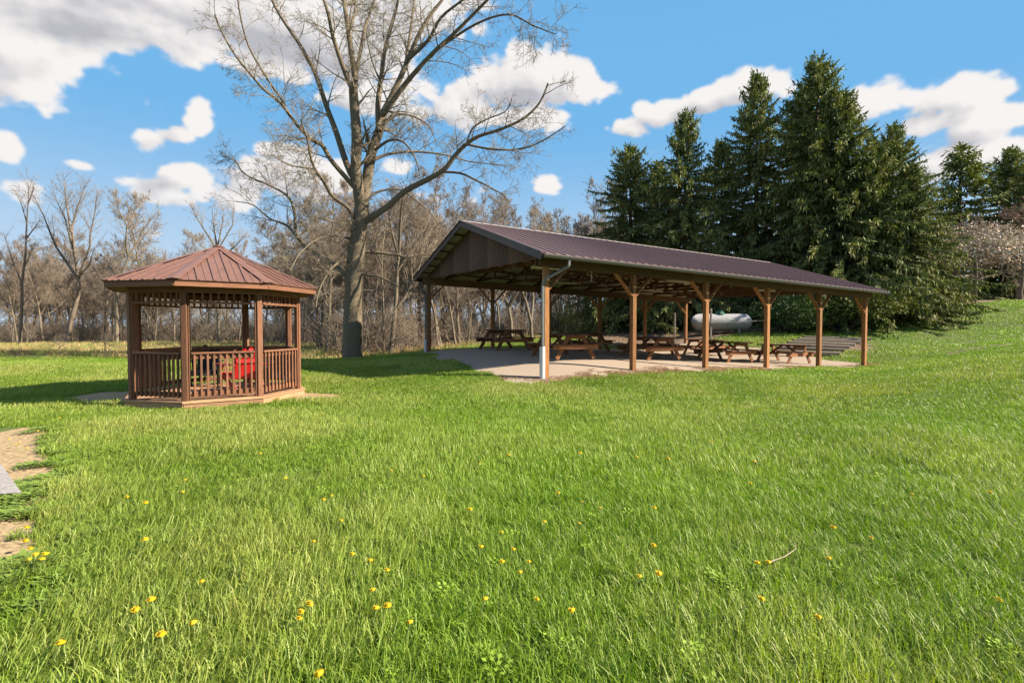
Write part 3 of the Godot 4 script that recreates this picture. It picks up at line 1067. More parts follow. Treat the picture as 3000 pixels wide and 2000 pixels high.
	cone.tube(PackedVector3Array([Vector3(0, 3.11, 0), Vector3(0, 3.165, 0)]), PackedFloat32Array([0.13, 0.01]), 8)
	part(t, "apex_cap", cone.mesh(), M.gaz_roof)


func chair(called: String, label: String, at: Vector3, turn: float, mat: Material, group := "") -> void:
	var t := thing(called, label, "chair", at, turn, group)
	# faces -z; seat slopes back, fan of five back slats with a rounded top
	for k in 5:
		var z := -0.26 + k * 0.105
		var y := 0.36 - k * 0.022
		beam(t, "seat_slat", Vector3(-0.27, y, z), Vector3(0.27, y, z), 0.02, 0.098, mat, Vector3(0, 1, -0.21), 0.006)
	for k in 5:
		var x := (k - 2) * 0.105
		var tall: float = [0.56, 0.64, 0.67, 0.64, 0.56][k]
		var p := Vector3(x * 0.92, 0.25, 0.22)
		var q := p + Vector3(x * 0.22, tall * 0.93, tall * 0.36)
		beam(t, "back_slat", p, q, 0.02, 0.1, mat, Vector3(0, -0.36, 0.93), 0.007)
		var g := Geo.new()
		# rounded slat end
		var ax := (q - p).normalized()
		var sx := Vector3(1, 0, 0)
		var nn := sx.cross(ax).normalized()
		for s in 6:
			var a0 := PI * s / 6.0
			var a1 := PI * (s + 1) / 6.0
			for f in [-1.0, 1.0]:
				g.tri(q + nn * 0.0095 * f, q + (sx * cos(a0) * 0.05 + ax * sin(a0) * 0.045) + nn * 0.0095 * f, q + (sx * cos(a1) * 0.05 + ax * sin(a1) * 0.045) + nn * 0.0095 * f, nn * f)
			g.quad(q + sx * cos(a0) * 0.05 + ax * sin(a0) * 0.045 - nn * 0.0095, q + sx * cos(a1) * 0.05 + ax * sin(a1) * 0.045 - nn * 0.0095, q + sx * cos(a1) * 0.05 + ax * sin(a1) * 0.045 + nn * 0.0095, q + sx * cos(a0) * 0.05 + ax * sin(a0) * 0.045 + nn * 0.0095, ax)
		part(t, "slat_end", g.mesh(), mat)
	beam(t, "back_rail", Vector3(-0.27, 0.62, 0.385), Vector3(0.27, 0.62, 0.385), 0.07, 0.022, mat)
	beam(t, "seat_front", Vector3(-0.27, 0.31, -0.325), Vector3(0.27, 0.31, -0.325), 0.11, 0.02, mat)
	for s in [-1.0, 1.0]:
		beam(t, "arm", Vector3(s * 0.34, 0.555, -0.36), Vector3(s * 0.31, 0.555, 0.4), 0.024, 0.12, mat, Vector3.UP, 0.009)
		beam(t, "front_leg", Vector3(s * 0.3, 0.0, -0.3), Vector3(s * 0.31, 0.545, -0.29), 0.1, 0.03, mat, Vector3.FORWARD, 0.008)
		beam(t, "rear_leg", Vector3(s * 0.285, 0.03, 0.44), Vector3(s * 0.285, 0.33, -0.32), 0.1, 0.026, mat, Vector3.UP, 0.008)
		beam(t, "rear_foot", Vector3(s * 0.285, 0.0, 0.4), Vector3(s * 0.285, 0.14, 0.36), 0.08, 0.03, mat, Vector3.FORWARD, 0.006)
		beam(t, "arm_bracket", Vector3(s * 0.315, 0.42, -0.22), Vector3(s * 0.315, 0.54, -0.13), 0.05, 0.02, mat, Vector3.FORWARD, 0.004)


# ---------------------------------------------------------------- tank, steps, rail, cabin, truck
func make_backyard() -> void:
	var tz := 31.3
	var at := px_on(2114, tz)
	var t := thing("gas_tank", "white stained horizontal gas tank with green dome lid behind the pavilion", "tank", at, -0.03)
	var pts := PackedVector3Array()
	var rad := PackedFloat32Array()
	for k in 9:
		var a := PI / 2 * k / 8.0
		pts.append(Vector3(-1.3 - 0.48 * cos(a), 0.68, 0)); rad.append(maxf(0.5 * sin(a), 0.004))
	for k in 9:
		var a := PI / 2 * (8 - k) / 8.0
		pts.append(Vector3(1.3 + 0.48 * cos(a), 0.68, 0)); rad.append(maxf(0.5 * sin(a), 0.004))
	var g := Geo.new()
	g.tube(pts, rad, 28)
	part(t, "shell", g.mesh(), M.tank)
	g = Geo.new()
	var lp := PackedVector3Array()
	var lr := PackedFloat32Array()
	for k in 8:
		var a := PI / 2 * k / 7.0
		lp.append(Vector3(-0.12, 1.14 + 0.24 * sin(a), 0)); lr.append(maxf(0.3 * cos(a), 0.004))
	g.tube(lp, lr, 20)
	var lid := part(t, "dome_lid", g.mesh(), M.green_lid)
	beam(lid, "data_plate", Vector3(-0.18, 1.22, 0.3), Vector3(-0.04, 1.22, 0.3), 0.06, 0.006, M.white)
	for x in [-0.95, 0.95]:
		var leg := Geo.new()
		leg.box(Vector3(x - 0.06, -0.05, -0.3), Vector3(x + 0.06, 0.3, 0.3))
		part(t, "saddle_leg", leg.mesh(), M.concrete)
	for x in [-0.6, 0.6]:
		beam(t, "lifting_lug", Vector3(x, 1.17, -0.04), Vector3(x, 1.17, 0.04), 0.06, 0.02, M.white)

	var st := thing("timber_steps", "flight of weathered landscape timbers stepping up the grassy bank", "steps", px_on(2440, 26.0))
	for k in 7:
		var z := 24.3 + k * 0.62
		var right := px_on([2463, 2476, 2490, 2506, 2522, 2537, 2552][k], z)
		var left := right + Vector3(-3.0 - 0.07 * k, 0, -0.35)
		left.y = right.y + 0.1
		var off: Vector3 = st.position
		beam(st, "timber", left - off + Vector3(0, 0.06, 0), right - off + Vector3(0, 0.06, 0), 0.17, 0.2, pick(M.timber, k), Vector3.UP, 0.02)

	var fr := thing("pipe_rail", "weathered grey hitching rail of posts and a thin bar before the gas tank", "rail", px_on(2083, 29.9))
	var fo: Vector3 = fr.position
	for x in [1977, 2083, 2243]:
		var b := px_on(x, 29.9) - fo
		beam(fr, "rail_post", b - Vector3(0, 0.1, 0), b + Vector3(0, 1.75, 0), 0.1, 0.1, pick(M.grey_wood, x), Vector3.RIGHT, 0.012)
	beam(fr, "bar", px_on(2083, 29.83) - fo + Vector3(0, 0.92, 0), px_on(2243, 29.83) - fo + Vector3(0, 0.85, 0), 0.05, 0.05, M.grey_wood[2])

	var cz := 40.0
	var ca := px_on(2035, cz)
	var cb := thing("log_cabin", "dark red log cabin half hidden behind the gas tank and spruces", "cabin", ca)
	for k in 12:
		var lg := Geo.new()
		lg.tube(PackedVector3Array([Vector3(-4.6, 0.12 + k * 0.22, 0), Vector3(3.2, 0.12 + k * 0.22, 0)]), PackedFloat32Array([0.12, 0.12]), 10, true)
		part(cb, "log", lg.mesh(), pick(M.logs, k))
		lg = Geo.new()
		lg.tube(PackedVector3Array([Vector3(3.1, 0.22 + k * 0.22, 0.2), Vector3(3.1, 0.22 + k * 0.22, -5.0)]), PackedFloat32Array([0.12, 0.12]), 10, true)
		part(cb, "log", lg.mesh(), pick(M.logs, k + 1))
	var wn := part(cb, "window", beam_mesh(Vector3(0.9, 1.2, 0.06)), M.glass_dark, Transform3D(Basis(), Vector3(-0.1, 1.7, 0.12)))
	for q in [[-0.5, 0, 0.07, 1.3], [0.5, 0, 0.07, 1.3], [0, 0.64, 1.06, 0.07], [0, -0.64, 1.06, 0.07], [0, 0, 0.9, 0.04]]:
		part(wn, "frame", beam_mesh(Vector3(q[2], q[3], 0.08)), M.white, Transform3D(Basis(), Vector3(q[0], q[1], 0.03)))
	part(cb, "roof", plate([Vector3(-5.1, 2.75, 0.7), Vector3(3.9, 2.75, 0.7), Vector3(3.9, 4.3, -2.4), Vector3(-5.1, 4.3, -2.4)], 0.12), M.trim)
	part(cb, "roof", plate([Vector3(-5.1, 4.3, -2.4), Vector3(3.9, 4.3, -2.4), Vector3(3.9, 2.75, -5.5), Vector3(-5.1, 2.75, -5.5)], 0.12), M.trim)

	var tp := px_on(1862, 41.0)
	var tk := thing("pickup_truck", "red pickup truck parked among the trees beyond the pavilion", "truck", tp, 0.12)
	var prof := [Vector2(-2.6, 0.5), Vector2(2.55, 0.5), Vector2(2.6, 0.95), Vector2(2.5, 1.08), Vector2(1.2, 1.15), Vector2(0.55, 1.72), Vector2(-0.7, 1.75), Vector2(-0.85, 1.15), Vector2(-2.6, 1.15)]
	var tb := Geo.new()
	for s in [-1.0, 1.0]:
		for k in prof.size():
			tb.tri(Vector3(0, 0.85, s * 0.9), Vector3(-prof[k].x, prof[k].y, s * 0.9), Vector3(-prof[(k + 1) % prof.size()].x, prof[(k + 1) % prof.size()].y, s * 0.9), Vector3(0, 0, s))
	for k in prof.size():
		var a: Vector2 = prof[k]
		var b: Vector2 = prof[(k + 1) % prof.size()]
		tb.quad(Vector3(-a.x, a.y, -0.9), Vector3(-b.x, b.y, -0.9), Vector3(-b.x, b.y, 0.9), Vector3(-a.x, a.y, 0.9), Vector3(-(a.x + b.x) * 0.5, (a.y + b.y) * 0.5 - 0.85, 0))
	part(tk, "body", tb.mesh(), M.car_red)
	for s in [-1.0, 1.0]:
		part(tk, "side_window", plate([Vector3(-0.75, 1.2, s * 0.905), Vector3(0.62, 1.2, s * 0.905), Vector3(0.55, 1.64, s * 0.905), Vector3(-0.45, 1.62, s * 0.905)], 0.004), M.glass_dark)
		part(tk, "tail_light", beam_mesh(Vector3(0.05, 0.42, 0.16)), M.lamp_red, Transform3D(Basis(), Vector3(2.61, 0.92, s * 0.8)))
		for x in [-1.6, 1.6]:
			var wg := Geo.new()
			wg.tube(PackedVector3Array([Vector3(x, 0.37, s * 0.7), Vector3(x, 0.37, s * 0.93)]), PackedFloat32Array([0.37, 0.37]), 20, true)
			var wh := part(tk, "wheel", wg.mesh(), M.tyre)
			wg = Geo.new()
			wg.tube(PackedVector3Array([Vector3(x, 0.37, s * 0.9), Vector3(x, 0.37, s * 0.945)]), PackedFloat32Array([0.21, 0.19]), 14, true)
			part(wh, "rim", wg.mesh(), M.metal)
	part(tk, "bumper", beam_mesh(Vector3(0.12, 0.16, 1.8)), M.metal, Transform3D(Basis(), Vector3(2.68, 0.52, 0)))

	# slab at the edge of the worn soil
	var s0 := px_ground(-30, 1345)
	var slab := Geo.new()
	var cs := px_ground(62, 1462)
	var c1 := px_ground(-4, 1366)
	var e1 := (c1 - cs)
	e1.y = 0
	e1 = e1.normalized()
	var e2 := Vector3(-1, 0, 0.12).normalized()
	solo("path_slab", plate([cs + Vector3(0, 0.05, 0), cs + e1 * 1.6 + Vector3(0, 0.05, 0), cs + e1 * 1.6 + e2 * 1.5 + Vector3(0, 0.05, 0), cs + e2 * 1.5 + Vector3(0, 0.05, 0)], 0.1), M.concrete, "corner of a pale concrete path slab beside bare soil", "paving slab")

	# bed of rocks along the top of the bank
	var rng := RandomNumberGenerator.new()
	rng.seed = 9
	for q in [[2618, 33.6, 0.3], [2640, 33.8, 0.24], [2665, 34.0, 0.34], [2690, 34.2, 0.26], [2735, 34.4, 0.3], [2760, 34.6, 0.22], [2778, 34.7, 0.28], [2800, 34.9, 0.25], [2822, 35.2, 0.3]]:
		var rg := Geo.new()
		var nrm := FastNoiseLite.new()
		nrm.seed = int(q[0])
		nrm.frequency = 1.6
		var sp := SphereMesh.new()
		sp.radial_segments = 14
		sp.rings = 8
		var arr := sp.get_mesh_arrays()
		var vs: PackedVector3Array = arr[Mesh.ARRAY_VERTEX]
		for k in vs.size():
			var d := vs[k].normalized()
			vs[k] = d * q[2] * (1.0 + 0.35 * nrm.get_noise_3dv(d)) * Vector3(1.3, 0.7, 1.0)
		arr[Mesh.ARRAY_VERTEX] = vs
		var am := ArrayMesh.new()
		am.add_surface_from_arrays(Mesh.PRIMITIVE_TRIANGLES, arr)
		var r := solo("garden_rock", am, M.rock, "tan garden rock edging the shrub bed on the bank", "rock", "rocks edging the shrub bed")
		r.position = px_on(q[0], q[1]) + Vector3(0, q[2] * 0.25, 0)
		r.rotation.y = rng.randf() * TAU


# ---------------------------------------------------------------- trees
func wander(rng: RandomNumberGenerator, p: Vector3, dirn: Vector3, length: float, n: int, jit: float, lift: float) -> PackedVector3Array:
	var out := PackedVector3Array([p])
	var d := dirn.normalized()
	for k in n:
		d = (d + Vector3(rng.randf_range(-jit, jit), rng.randf_range(-jit, jit) + lift, rng.randf_range(-jit, jit))).normalized()
		p += d * (length / n)
		out.append(p)
	return out


func taper(n: int, r0: float, r1: float) -> PackedFloat32Array:
	var out := PackedFloat32Array()
	for k in n:
		out.append(lerpf(r0, r1, float(k) / (n - 1)))
	return out


# branches off a limb, then twigs off those
func bough(g: Geo, rng: RandomNumberGenerator, pts: PackedVector3Array, r0: float, r1: float, level: int, length: float, per: int, opt: Dictionary, from := 0.2) -> void:
	var m := pts.size()
	for k in per:
		var t := rng.randf_range(from, 1.0)
		var f := t * (m - 1)
		var j: int = mini(int(f), m - 2)
		var p := pts[j].lerp(pts[j + 1], f - j)
		var ax := (pts[j + 1] - pts[j]).normalized()
		var rnd := Vector3(rng.randf_range(-1, 1), rng.randf_range(-1, 1), rng.randf_range(-1, 1))
		var side := (rnd - ax * rnd.dot(ax)).normalized()
		var d: Vector3 = (ax * opt.along + side + Vector3(0, opt.rise, 0)).normalized()
		var ln := length * rng.randf_range(0.55, 1.1) * (1.15 - 0.55 * t)
		if level <= 0:
			var q: Vector3 = p + d * ln + Vector3(0, opt.droop * ln, 0)
			g.spike(p, q, opt.twig)
			if opt.has("fork"):
				var q2 := p.lerp(q, 0.45)
				g.spike(q2, q2 + (d + side.cross(ax) * 0.8 * (1 if rng.randf() < 0.5 else -1)).normalized() * ln * 0.5, opt.twig * 0.7)
		else:
			var r := maxf(lerpf(r0, r1, t) * 0.55, opt.twig * 1.3)
			var bp := wander(rng, p, d, ln, 5, 0.2, opt.lift)
			g.tube(bp, taper(6, r, opt.twig * 0.8), 4 if level > 1 else 3)
			bough(g, rng, bp, r, opt.twig * 0.8, level - 1, ln * opt.shrink, opt.kids[level - 1], opt, 0.15)


func bare_tree(seed_: int, height: float, r0: float, limbs: int, opt: Dictionary) -> Array:
	var rng := RandomNumberGenerator.new()
	rng.seed = seed_
	var tg := Geo.new()
	var cg := Geo.new()
	var tp := wander(rng, Vector3(0, -0.15, 0), Vector3(rng.randf_range(-0.1, 0.1), 1, rng.randf_range(-0.1, 0.1)), height, 10, 0.1, 0.07)
	var tr := taper(11, r0, opt.twig)
	tr[0] = r0 * 1.25
	tg.tube(tp, tr, 8)
	for k in limbs:
		var t := lerpf(opt.start, 0.95, (k + rng.randf()) / limbs)
		var f := t * 10.0
		var j: int = mini(int(f), 9)
		var p := tp[j].lerp(tp[j + 1], f - j)
		var a := k * 2.4 + rng.randf() * 0.8
		var d := Vector3(cos(a), rng.randf_range(opt.pitch, opt.pitch + 0.7), sin(a))
		var ln: float = height * opt.spread * (1.2 - 0.85 * t) * rng.randf_range(0.7, 1.2)
		var r := lerpf(r0, opt.twig, t) * 0.6
		var bp := wander(rng, p, d, ln, 6, 0.17, opt.lift)
		cg.tube(bp, taper(7, r, opt.twig), 5)
		bough(cg, rng, bp, r, opt.twig, opt.levels, ln * 0.55, opt.kids[opt.levels], opt)
	return [tg.mesh(), cg.mesh()]


func tree_thing(called: String, label: String, at: Vector3, meshes: Array, bark: Material, twig: Material, scl: Vector3, turn: float, group := "", category := "tree") -> Node3D:
	var t := thing(called, label, category, at, turn, group)
	part(t, "trunk", meshes[0], bark)
	part(t, "crown", meshes[1], twig)
	t.scale = scl
	return t


# the tall bare tree: limbs traced through the photograph, given depth, then branched
func make_big_tree() -> void:
	var z := 23.5
	var base := px_on(1032, z)
	base.y -= 0.05
	var t := thing("bare_tree", "tall bare spring tree with several rising stems between gazebo and pavilion", "tree", base)
	var rng := RandomNumberGenerator.new()
	rng.seed = 4
	# [start radius in photo pixels, end radius, depth drift, points...]
	var limbs := [
		[28, 21, 0.0, 1032, 1068, 1031, 1000, 1034, 900, 1038, 800, 1046, 720, 1056, 640, 1060, 590],
		[17, 12, -0.3, 1056, 600, 1048, 540, 1042, 491, 1044, 398, 1037, 304, 1034, 250],
		[8, 2.5, -1.2, 1034, 258, 1023, 243, 998, 178, 974, 103, 960, 37, 937, -30, 905, -110],
		[10, 3, 0.6, 1035, 255, 1040, 234, 1026, 131, 1014, 47, 1005, -20, 1000, -140, 985, -260],
		[5, 1.5, 1.2, 1020, 92, 1028, 78, 1040, 28, 1037, -30, 1050, -120],
		[7, 2, 1.6, 1042, 240, 1044, 210, 1061, 122, 1072, 70, 1093, 9, 1110, -90],
		[17, 12, 0.6, 1058, 600, 1072, 538, 1089, 444, 1110, 384, 1124, 327],
		[9, 2.5, 1.5, 1110, 384, 1107, 304, 1117, 225, 1129, 140, 1157, 37, 1171, -20, 1190, -110],
		[4, 1.2, 2.2, 1112, 250, 1110, 229, 1091, 182, 1075, 112, 1068, 40],
		[10, 3, 0.2, 1124, 327, 1133, 309, 1161, 253, 1194, 178, 1222, 112, 1255, 51, 1302, -10, 1345, -90],
		[6, 2, 1.2, 1190, 185, 1192, 164, 1203, 84, 1213, 0, 1220, -100],
		[6, 2, -0.8, 1200, 170, 1255, 117, 1292, 51, 1367, -10, 1420, -70],
		[9, 2.5, -1.3, 1122, 332, 1128, 327, 1185, 248, 1264, 159, 1334, 94, 1432, -5, 1500, -80],
		[4.5, 1.2, -2.0, 1270, 152, 1292, 136, 1395, 70, 1489, 42, 1563, 75, 1629, 100],
		[10, 3, 1.4, 1046, 540, 1016, 482, 983, 383, 955, 309, 923, 215, 881, 136, 824, 51, 792, -10, 760, -100],
		[7.5, 1.6, -1.6, 1048, 560, 1012, 519, 969, 468, 944, 426, 918, 412, 881, 379, 848, 337, 820, 299, 773, 262, 736, 220, 693, 168, 656, 108, 628, 42],
		[4, 1.2, -2.2, 832, 310, 827, 295, 778, 224, 726, 131, 700, 28, 690, -60],
		[6.5, 1.6, -2.0, 1040, 660, 1023, 613, 974, 575, 946, 528, 923, 496, 909, 458, 899, 407, 880, 350],
		[3, 1.0, -2.6, 923, 496, 875, 489, 840, 480, 800, 455],
		[8, 1.6, 1.8, 1020, 800, 1000, 795, 958, 761, 900, 726, 868, 683, 862, 622, 843, 575, 787, 542, 717, 510, 689, 468],
		[4, 1.2, 2.4, 872, 700, 840, 660, 790, 640, 740, 600, 690, 590],
		[10, 2.2, -1.0, 1060, 655, 1089, 636, 1138, 603, 1185, 561, 1255, 524, 1302, 496, 1334, 454, 1367, 421, 1404, 398, 1465, 379, 1535, 346, 1582, 299, 1606, 243],
		[4, 1.2, -1.4, 1360, 424, 1367, 423, 1442, 437, 1517, 437, 1582, 416, 1657, 369],
		[4, 1.0, -0.8, 1290, 503, 1348, 507, 1395, 528, 1442, 552, 1479, 575, 1500, 610],
		[3, 1.0, -1.8, 1366, 420, 1386, 374, 1433, 346, 1479, 327, 1500, 290],
		[5, 1.2, 1.4, 1092, 470, 1138, 451, 1208, 444, 1292, 451, 1372, 472, 1489, 486],
		[4.5, 1.0, -0.6, 1098, 440, 1138, 412, 1175, 412, 1203, 440, 1222, 477, 1230, 520],
		[4.5, 1.0, 0.4, 1115, 370, 1133, 355, 1171, 334, 1222, 346, 1260, 374, 1278, 421],
		[4.5, 1.0, 0.8, 1070, 580, 1086, 571, 1124, 557, 1175, 557, 1222, 589, 1264, 627, 1300, 680],
		[6, 1.6, 0.6, 1045, 735, 1072, 737, 1112, 740, 1158, 746, 1196, 752, 1230, 746, 1264, 744],
		[4, 1.2, -1.0, 1045, 800, 1078, 806, 1109, 810, 1144, 826, 1181, 845, 1204, 852, 1241, 853],
		[4, 1.0, -1.8, 1030, 760, 990, 770, 960, 800, 935, 850, 925, 900],
		[3.5, 1.0, -2.2, 1028, 700, 980, 690, 930, 700, 880, 740, 850, 790],
		[4, 1.2, -1.4, 1050, 700, 1020, 660, 980, 650, 930, 640, 870, 650]]
	var opt := {"along": 0.75, "rise": 0.12, "lift": -0.02, "droop": -0.12, "twig": 0.006, "shrink": 0.6, "kids": [7, 7, 7], "fork": 1}
	var cg := Geo.new()
	var scale_m := z / FOCAL
	for n in limbs.size():
		var l = limbs[n]
		var pts := PackedVector3Array()
		var cnt: int = (l.size() - 3) / 2
		for k in cnt:
			var f := float(k) / (cnt - 1)
			pts.append(px(l[3 + k * 2], l[4 + k * 2], z + l[2] * f * 1.6 - 0.0) - base)
		# round off the traced corners
		var fine := PackedVector3Array()
		for k in cnt - 1:
			var a := pts[maxi(k - 1, 0)]
			var b := pts[k]
			var c := pts[k + 1]
			var d := pts[mini(k + 2, cnt - 1)]
			for s in 4:
				fine.append(b.cubic_interpolate(c, a, d, s / 4.0))
		fine.append(pts[cnt - 1])
		var r0: float = l[0] * scale_m
		var r1: float = l[1] * scale_m
		var rad := taper(fine.size(), r0, r1)
		if n == 0:
			rad[0] = r0 * 1.22
			rad[1] = r0 * 1.1
			rad[2] = r0 * 1.03
		var g := Geo.new()
		g.tube(fine, rad, 20 if n == 0 else (12 if r0 > 0.1 else 7))
		if n == 0:
			# fluted bark
			var fnz := FastNoiseLite.new()
			fnz.frequency = 2.2
			for k in g.v.size():
				g.v[k] += g.n[k] * fnz.get_noise_3d(g.v[k].x * 2.6, g.v[k].y * 0.5, g.v[k].z * 2.6) * 0.09
		part(t, "trunk" if n == 0 else "limb", g.mesh(), M.bark)
		if n > 0:
			var total := 0.0
			for k in fine.size() - 1:
				total += fine[k].distance_to(fine[k + 1])
			var thick := r0 > 0.15
			bough(cg, rng, fine, r0 * 0.5, r1, 2, clampf(total * 0.42, 0.9, 2.3), int(total * (1.0 if thick else 2.3)) + 3, opt, 0.3 if thick else 0.15)
	# short sprouts low on the trunk
	var low := PackedVector3Array([px(1036, 840, z) - base, px(1046, 720, z) - base, px(1056, 640, z) - base, px(1058, 560, z) - base])
	bough(cg, rng, low, 0.06, 0.05, 2, 1.7, 26, opt, 0.0)
	part(t, "crown", cg.mesh(), M.twig)


func spruce(seed_: int, height: float, reach: float, dense := 1.0, open_ := 0.0) -> Array:
	var rng := RandomNumberGenerator.new()
	rng.seed = seed_
	var tg := Geo.new()
	var cg := Geo.new()
	tg.tube(PackedVector3Array([Vector3(0, -0.3, 0), Vector3(0.05, height * 0.5, 0.04), Vector3(0, height, 0)]), PackedFloat32Array([height * 0.015, height * 0.009, 0.012]), 9)
	var y := 0.7
	var turn := rng.randf() * TAU
	while y < height - 0.25:
		var t := y / height
		var wide := reach * pow(1.0 - t, 0.85) * (0.55 + 0.45 * smoothstep(0.0, 0.12, t)) + 0.12
		var count := 5 if t < 0.9 else 4
		var lump := 0.75 + 0.5 * rng.randf()
		for k in count:
			turn += 2.399 + rng.randf_range(-0.3, 0.3)
			var ln := wide * (rng.randf_range(0.55, 0.95) if rng.randf() < 0.8 else rng.randf_range(0.95, 1.25)) * (0.5 + 0.5 * lump)
			if rng.randf() < open_:
				continue
			var out := Vector3(cos(turn), 0, sin(turn))
			var rise := lerpf(-0.1, 0.75, smoothstep(0.55, 1.0, t))
			var sag := lerpf(-0.42, -0.05, smoothstep(0.3, 0.95, t)) * rng.randf_range(0.7, 1.3)
			var tipup := 0.16
			var pts := PackedVector3Array()
			for s in 7:
				var q := s / 6.0
				pts.append(Vector3(0, y, 0) + out * ln * q + Vector3(0, ln * (rise * q + sag * q * q + tipup * pow(q, 4)), 0) + Vector3(rng.randf_range(-1, 1), rng.randf_range(-0.5, 0.5), rng.randf_range(-1, 1)) * 0.05 * ln * q)
			tg.tube(pts, taper(7, 0.012 + ln * 0.011, 0.005), 3)
			var tone := rng.randf()
			var shade := Color(0.1, 0.132, 0.05).lerp(Color(0.205, 0.215, 0.07), tone)
			var side := out.cross(Vector3.UP)
			var n := int(ln / 0.105 * dense) + 3
			for s in n:
				var q := lerpf(0.1, 1.0, (s + rng.randf()) / n)
				var f := q * 6.0
				var j: int = mini(int(f), 5)
				var p := pts[j].lerp(pts[j + 1], f - j)
				var ax := (pts[j + 1] - pts[j]).normalized()
				cg.col = shade * rng.randf_range(0.75, 1.3)
				for w in [-1.0, 1.0]:
					var l := rng.randf_range(0.22, 0.5) * (1.15 - 0.55 * q)
					var d: Vector3 = (side * w * rng.randf_range(0.5, 1.1) + ax * 0.75 + Vector3(0, rng.randf_range(-0.75, 0.1), 0)).normalized()
					cg.leaf(p, p + d * l, d.cross(Vector3(rng.randf_range(-1, 1), rng.randf_range(-1, 1), rng.randf_range(-1, 1))).normalized() * rng.randf_range(0.035, 0.06), Vector3(0, -0.03, 0))
				# pendulous shoot
				var l2 := rng.randf_range(0.3, 0.85) * (1.0 - 0.6 * t) * (1.1 - 0.45 * q)
				var dd: Vector3 = (Vector3(rng.randf_range(-0.35, 0.35), -1, rng.randf_range(-0.35, 0.35)) + ax * 0.25).normalized()
				cg.leaf(p, p + dd * l2, dd.cross(Vector3(rng.randf_range(-1, 1), 0.1, rng.randf_range(-1, 1))).normalized() * rng.randf_range(0.035, 0.055), Vector3.ZERO)
				if s % 2 == 0:
					var d3: Vector3 = (ax + Vector3(rng.randf_range(-0.4, 0.4), rng.randf_range(0.05, 0.5), rng.randf_range(-0.4, 0.4))).normalized()
					cg.leaf(p, p + d3 * rng.randf_range(0.16, 0.3), d3.cross(Vector3.UP).normalized() * 0.035, Vector3.ZERO)
			# curtains of hanging shoots along the outer bough
			if t < 0.95:
				for s in int(rng.randf_range(24, 58) * (1.0 - 0.65 * t)):
					var q := rng.randf_range(0.4, 1.0)
					var f := q * 6.0
					var j: int = mini(int(f), 5)
					var p := pts[j].lerp(pts[j + 1], f - j) + Vector3(rng.randfn() * 0.14, rng.randf_range(-0.7, 0.22) * (1.0 - 0.5 * t), rng.randfn() * 0.14)
					var d: Vector3 = (Vector3(rng.randf_range(-0.4, 0.4), -1.0, rng.randf_range(-0.4, 0.4)) + out * rng.randf_range(0.0, 0.6)).normalized()
					cg.col = shade * rng.randf_range(0.75, 1.3)
					cg.leaf(p, p + d * rng.randf_range(0.2, 0.5), d.cross(Vector3(rng.randf_range(-1, 1), 0.2, rng.randf_range(-1, 1))).normalized() * rng.randf_range(0.03, 0.05), Vector3.ZERO)
			cg.col = shade
			cg.leaf(pts[6], pts[6] + (pts[6] - pts[5]).normalized() * 0.28 + Vector3(0, 0.06, 0), side * 0.05, Vector3.ZERO)
		y += lerpf(0.34, 0.24, t) * rng.randf_range(0.8, 1.2)
	cg.col = Color(0.15, 0.165, 0.058)
	for k in 5:
		cg.leaf(Vector3(0, height - 0.5 + k * 0.12, 0), Vector3(cos(k * 2.4) * 0.16, height - 0.2 + k * 0.12, sin(k * 2.4) * 0.16), Vector3(-sin(k * 2.4), 0, cos(k * 2.4)) * 0.03, Vector3.ZERO)
	return [tg.mesh(), cg.mesh()]


func leafy_bush(seed_: int, wide: float, tall: float, count: int, leaf: float, lo: Color, hi: Color) -> Array:
	var rng := RandomNumberGenerator.new()
	rng.seed = seed_
	var tg := Geo.new()
	var cg := Geo.new()
	var lumps := []
	for k in 11:
		var a := rng.randf() * TAU
		var r := sqrt(rng.randf()) * wide * 0.6
		var c := Vector3(cos(a) * r, tall * rng.randf_range(0.3, 0.8), sin(a) * r)
		lumps.append(c)
		tg.tube(wander(rng, Vector3(0, -0.1, 0), c, c.length(), 4, 0.1, 0.0), taper(5, 0.04, 0.012), 4)
	for k in count:
		var c: Vector3 = lumps[rng.randi() % lumps.size()]
		var d := Vector3(rng.randfn(), rng.randfn(), rng.randfn()).normalized()
		var p := c + d * Vector3(wide, tall * 0.75, wide) * 0.42 * pow(rng.randf(), 0.4)
		if p.y < 0.03:
			p.y = rng.randf() * 0.3
		var o := (d + Vector3(rng.randf_range(-0.7, 0.7), rng.randf_range(-0.4, 0.7), rng.randf_range(-0.7, 0.7))).normalized()
		cg.col = lo.lerp(hi, rng.randf())
		cg.leaf(p, p + o * leaf * rng.randf_range(0.7, 1.4), o.cross(Vector3(rng.randf_range(-1, 1), rng.randf_range(-1, 1), rng.randf_range(-1, 1))).normalized() * leaf * 0.24, Vector3.ZERO)
	return [tg.mesh(), cg.mesh()]


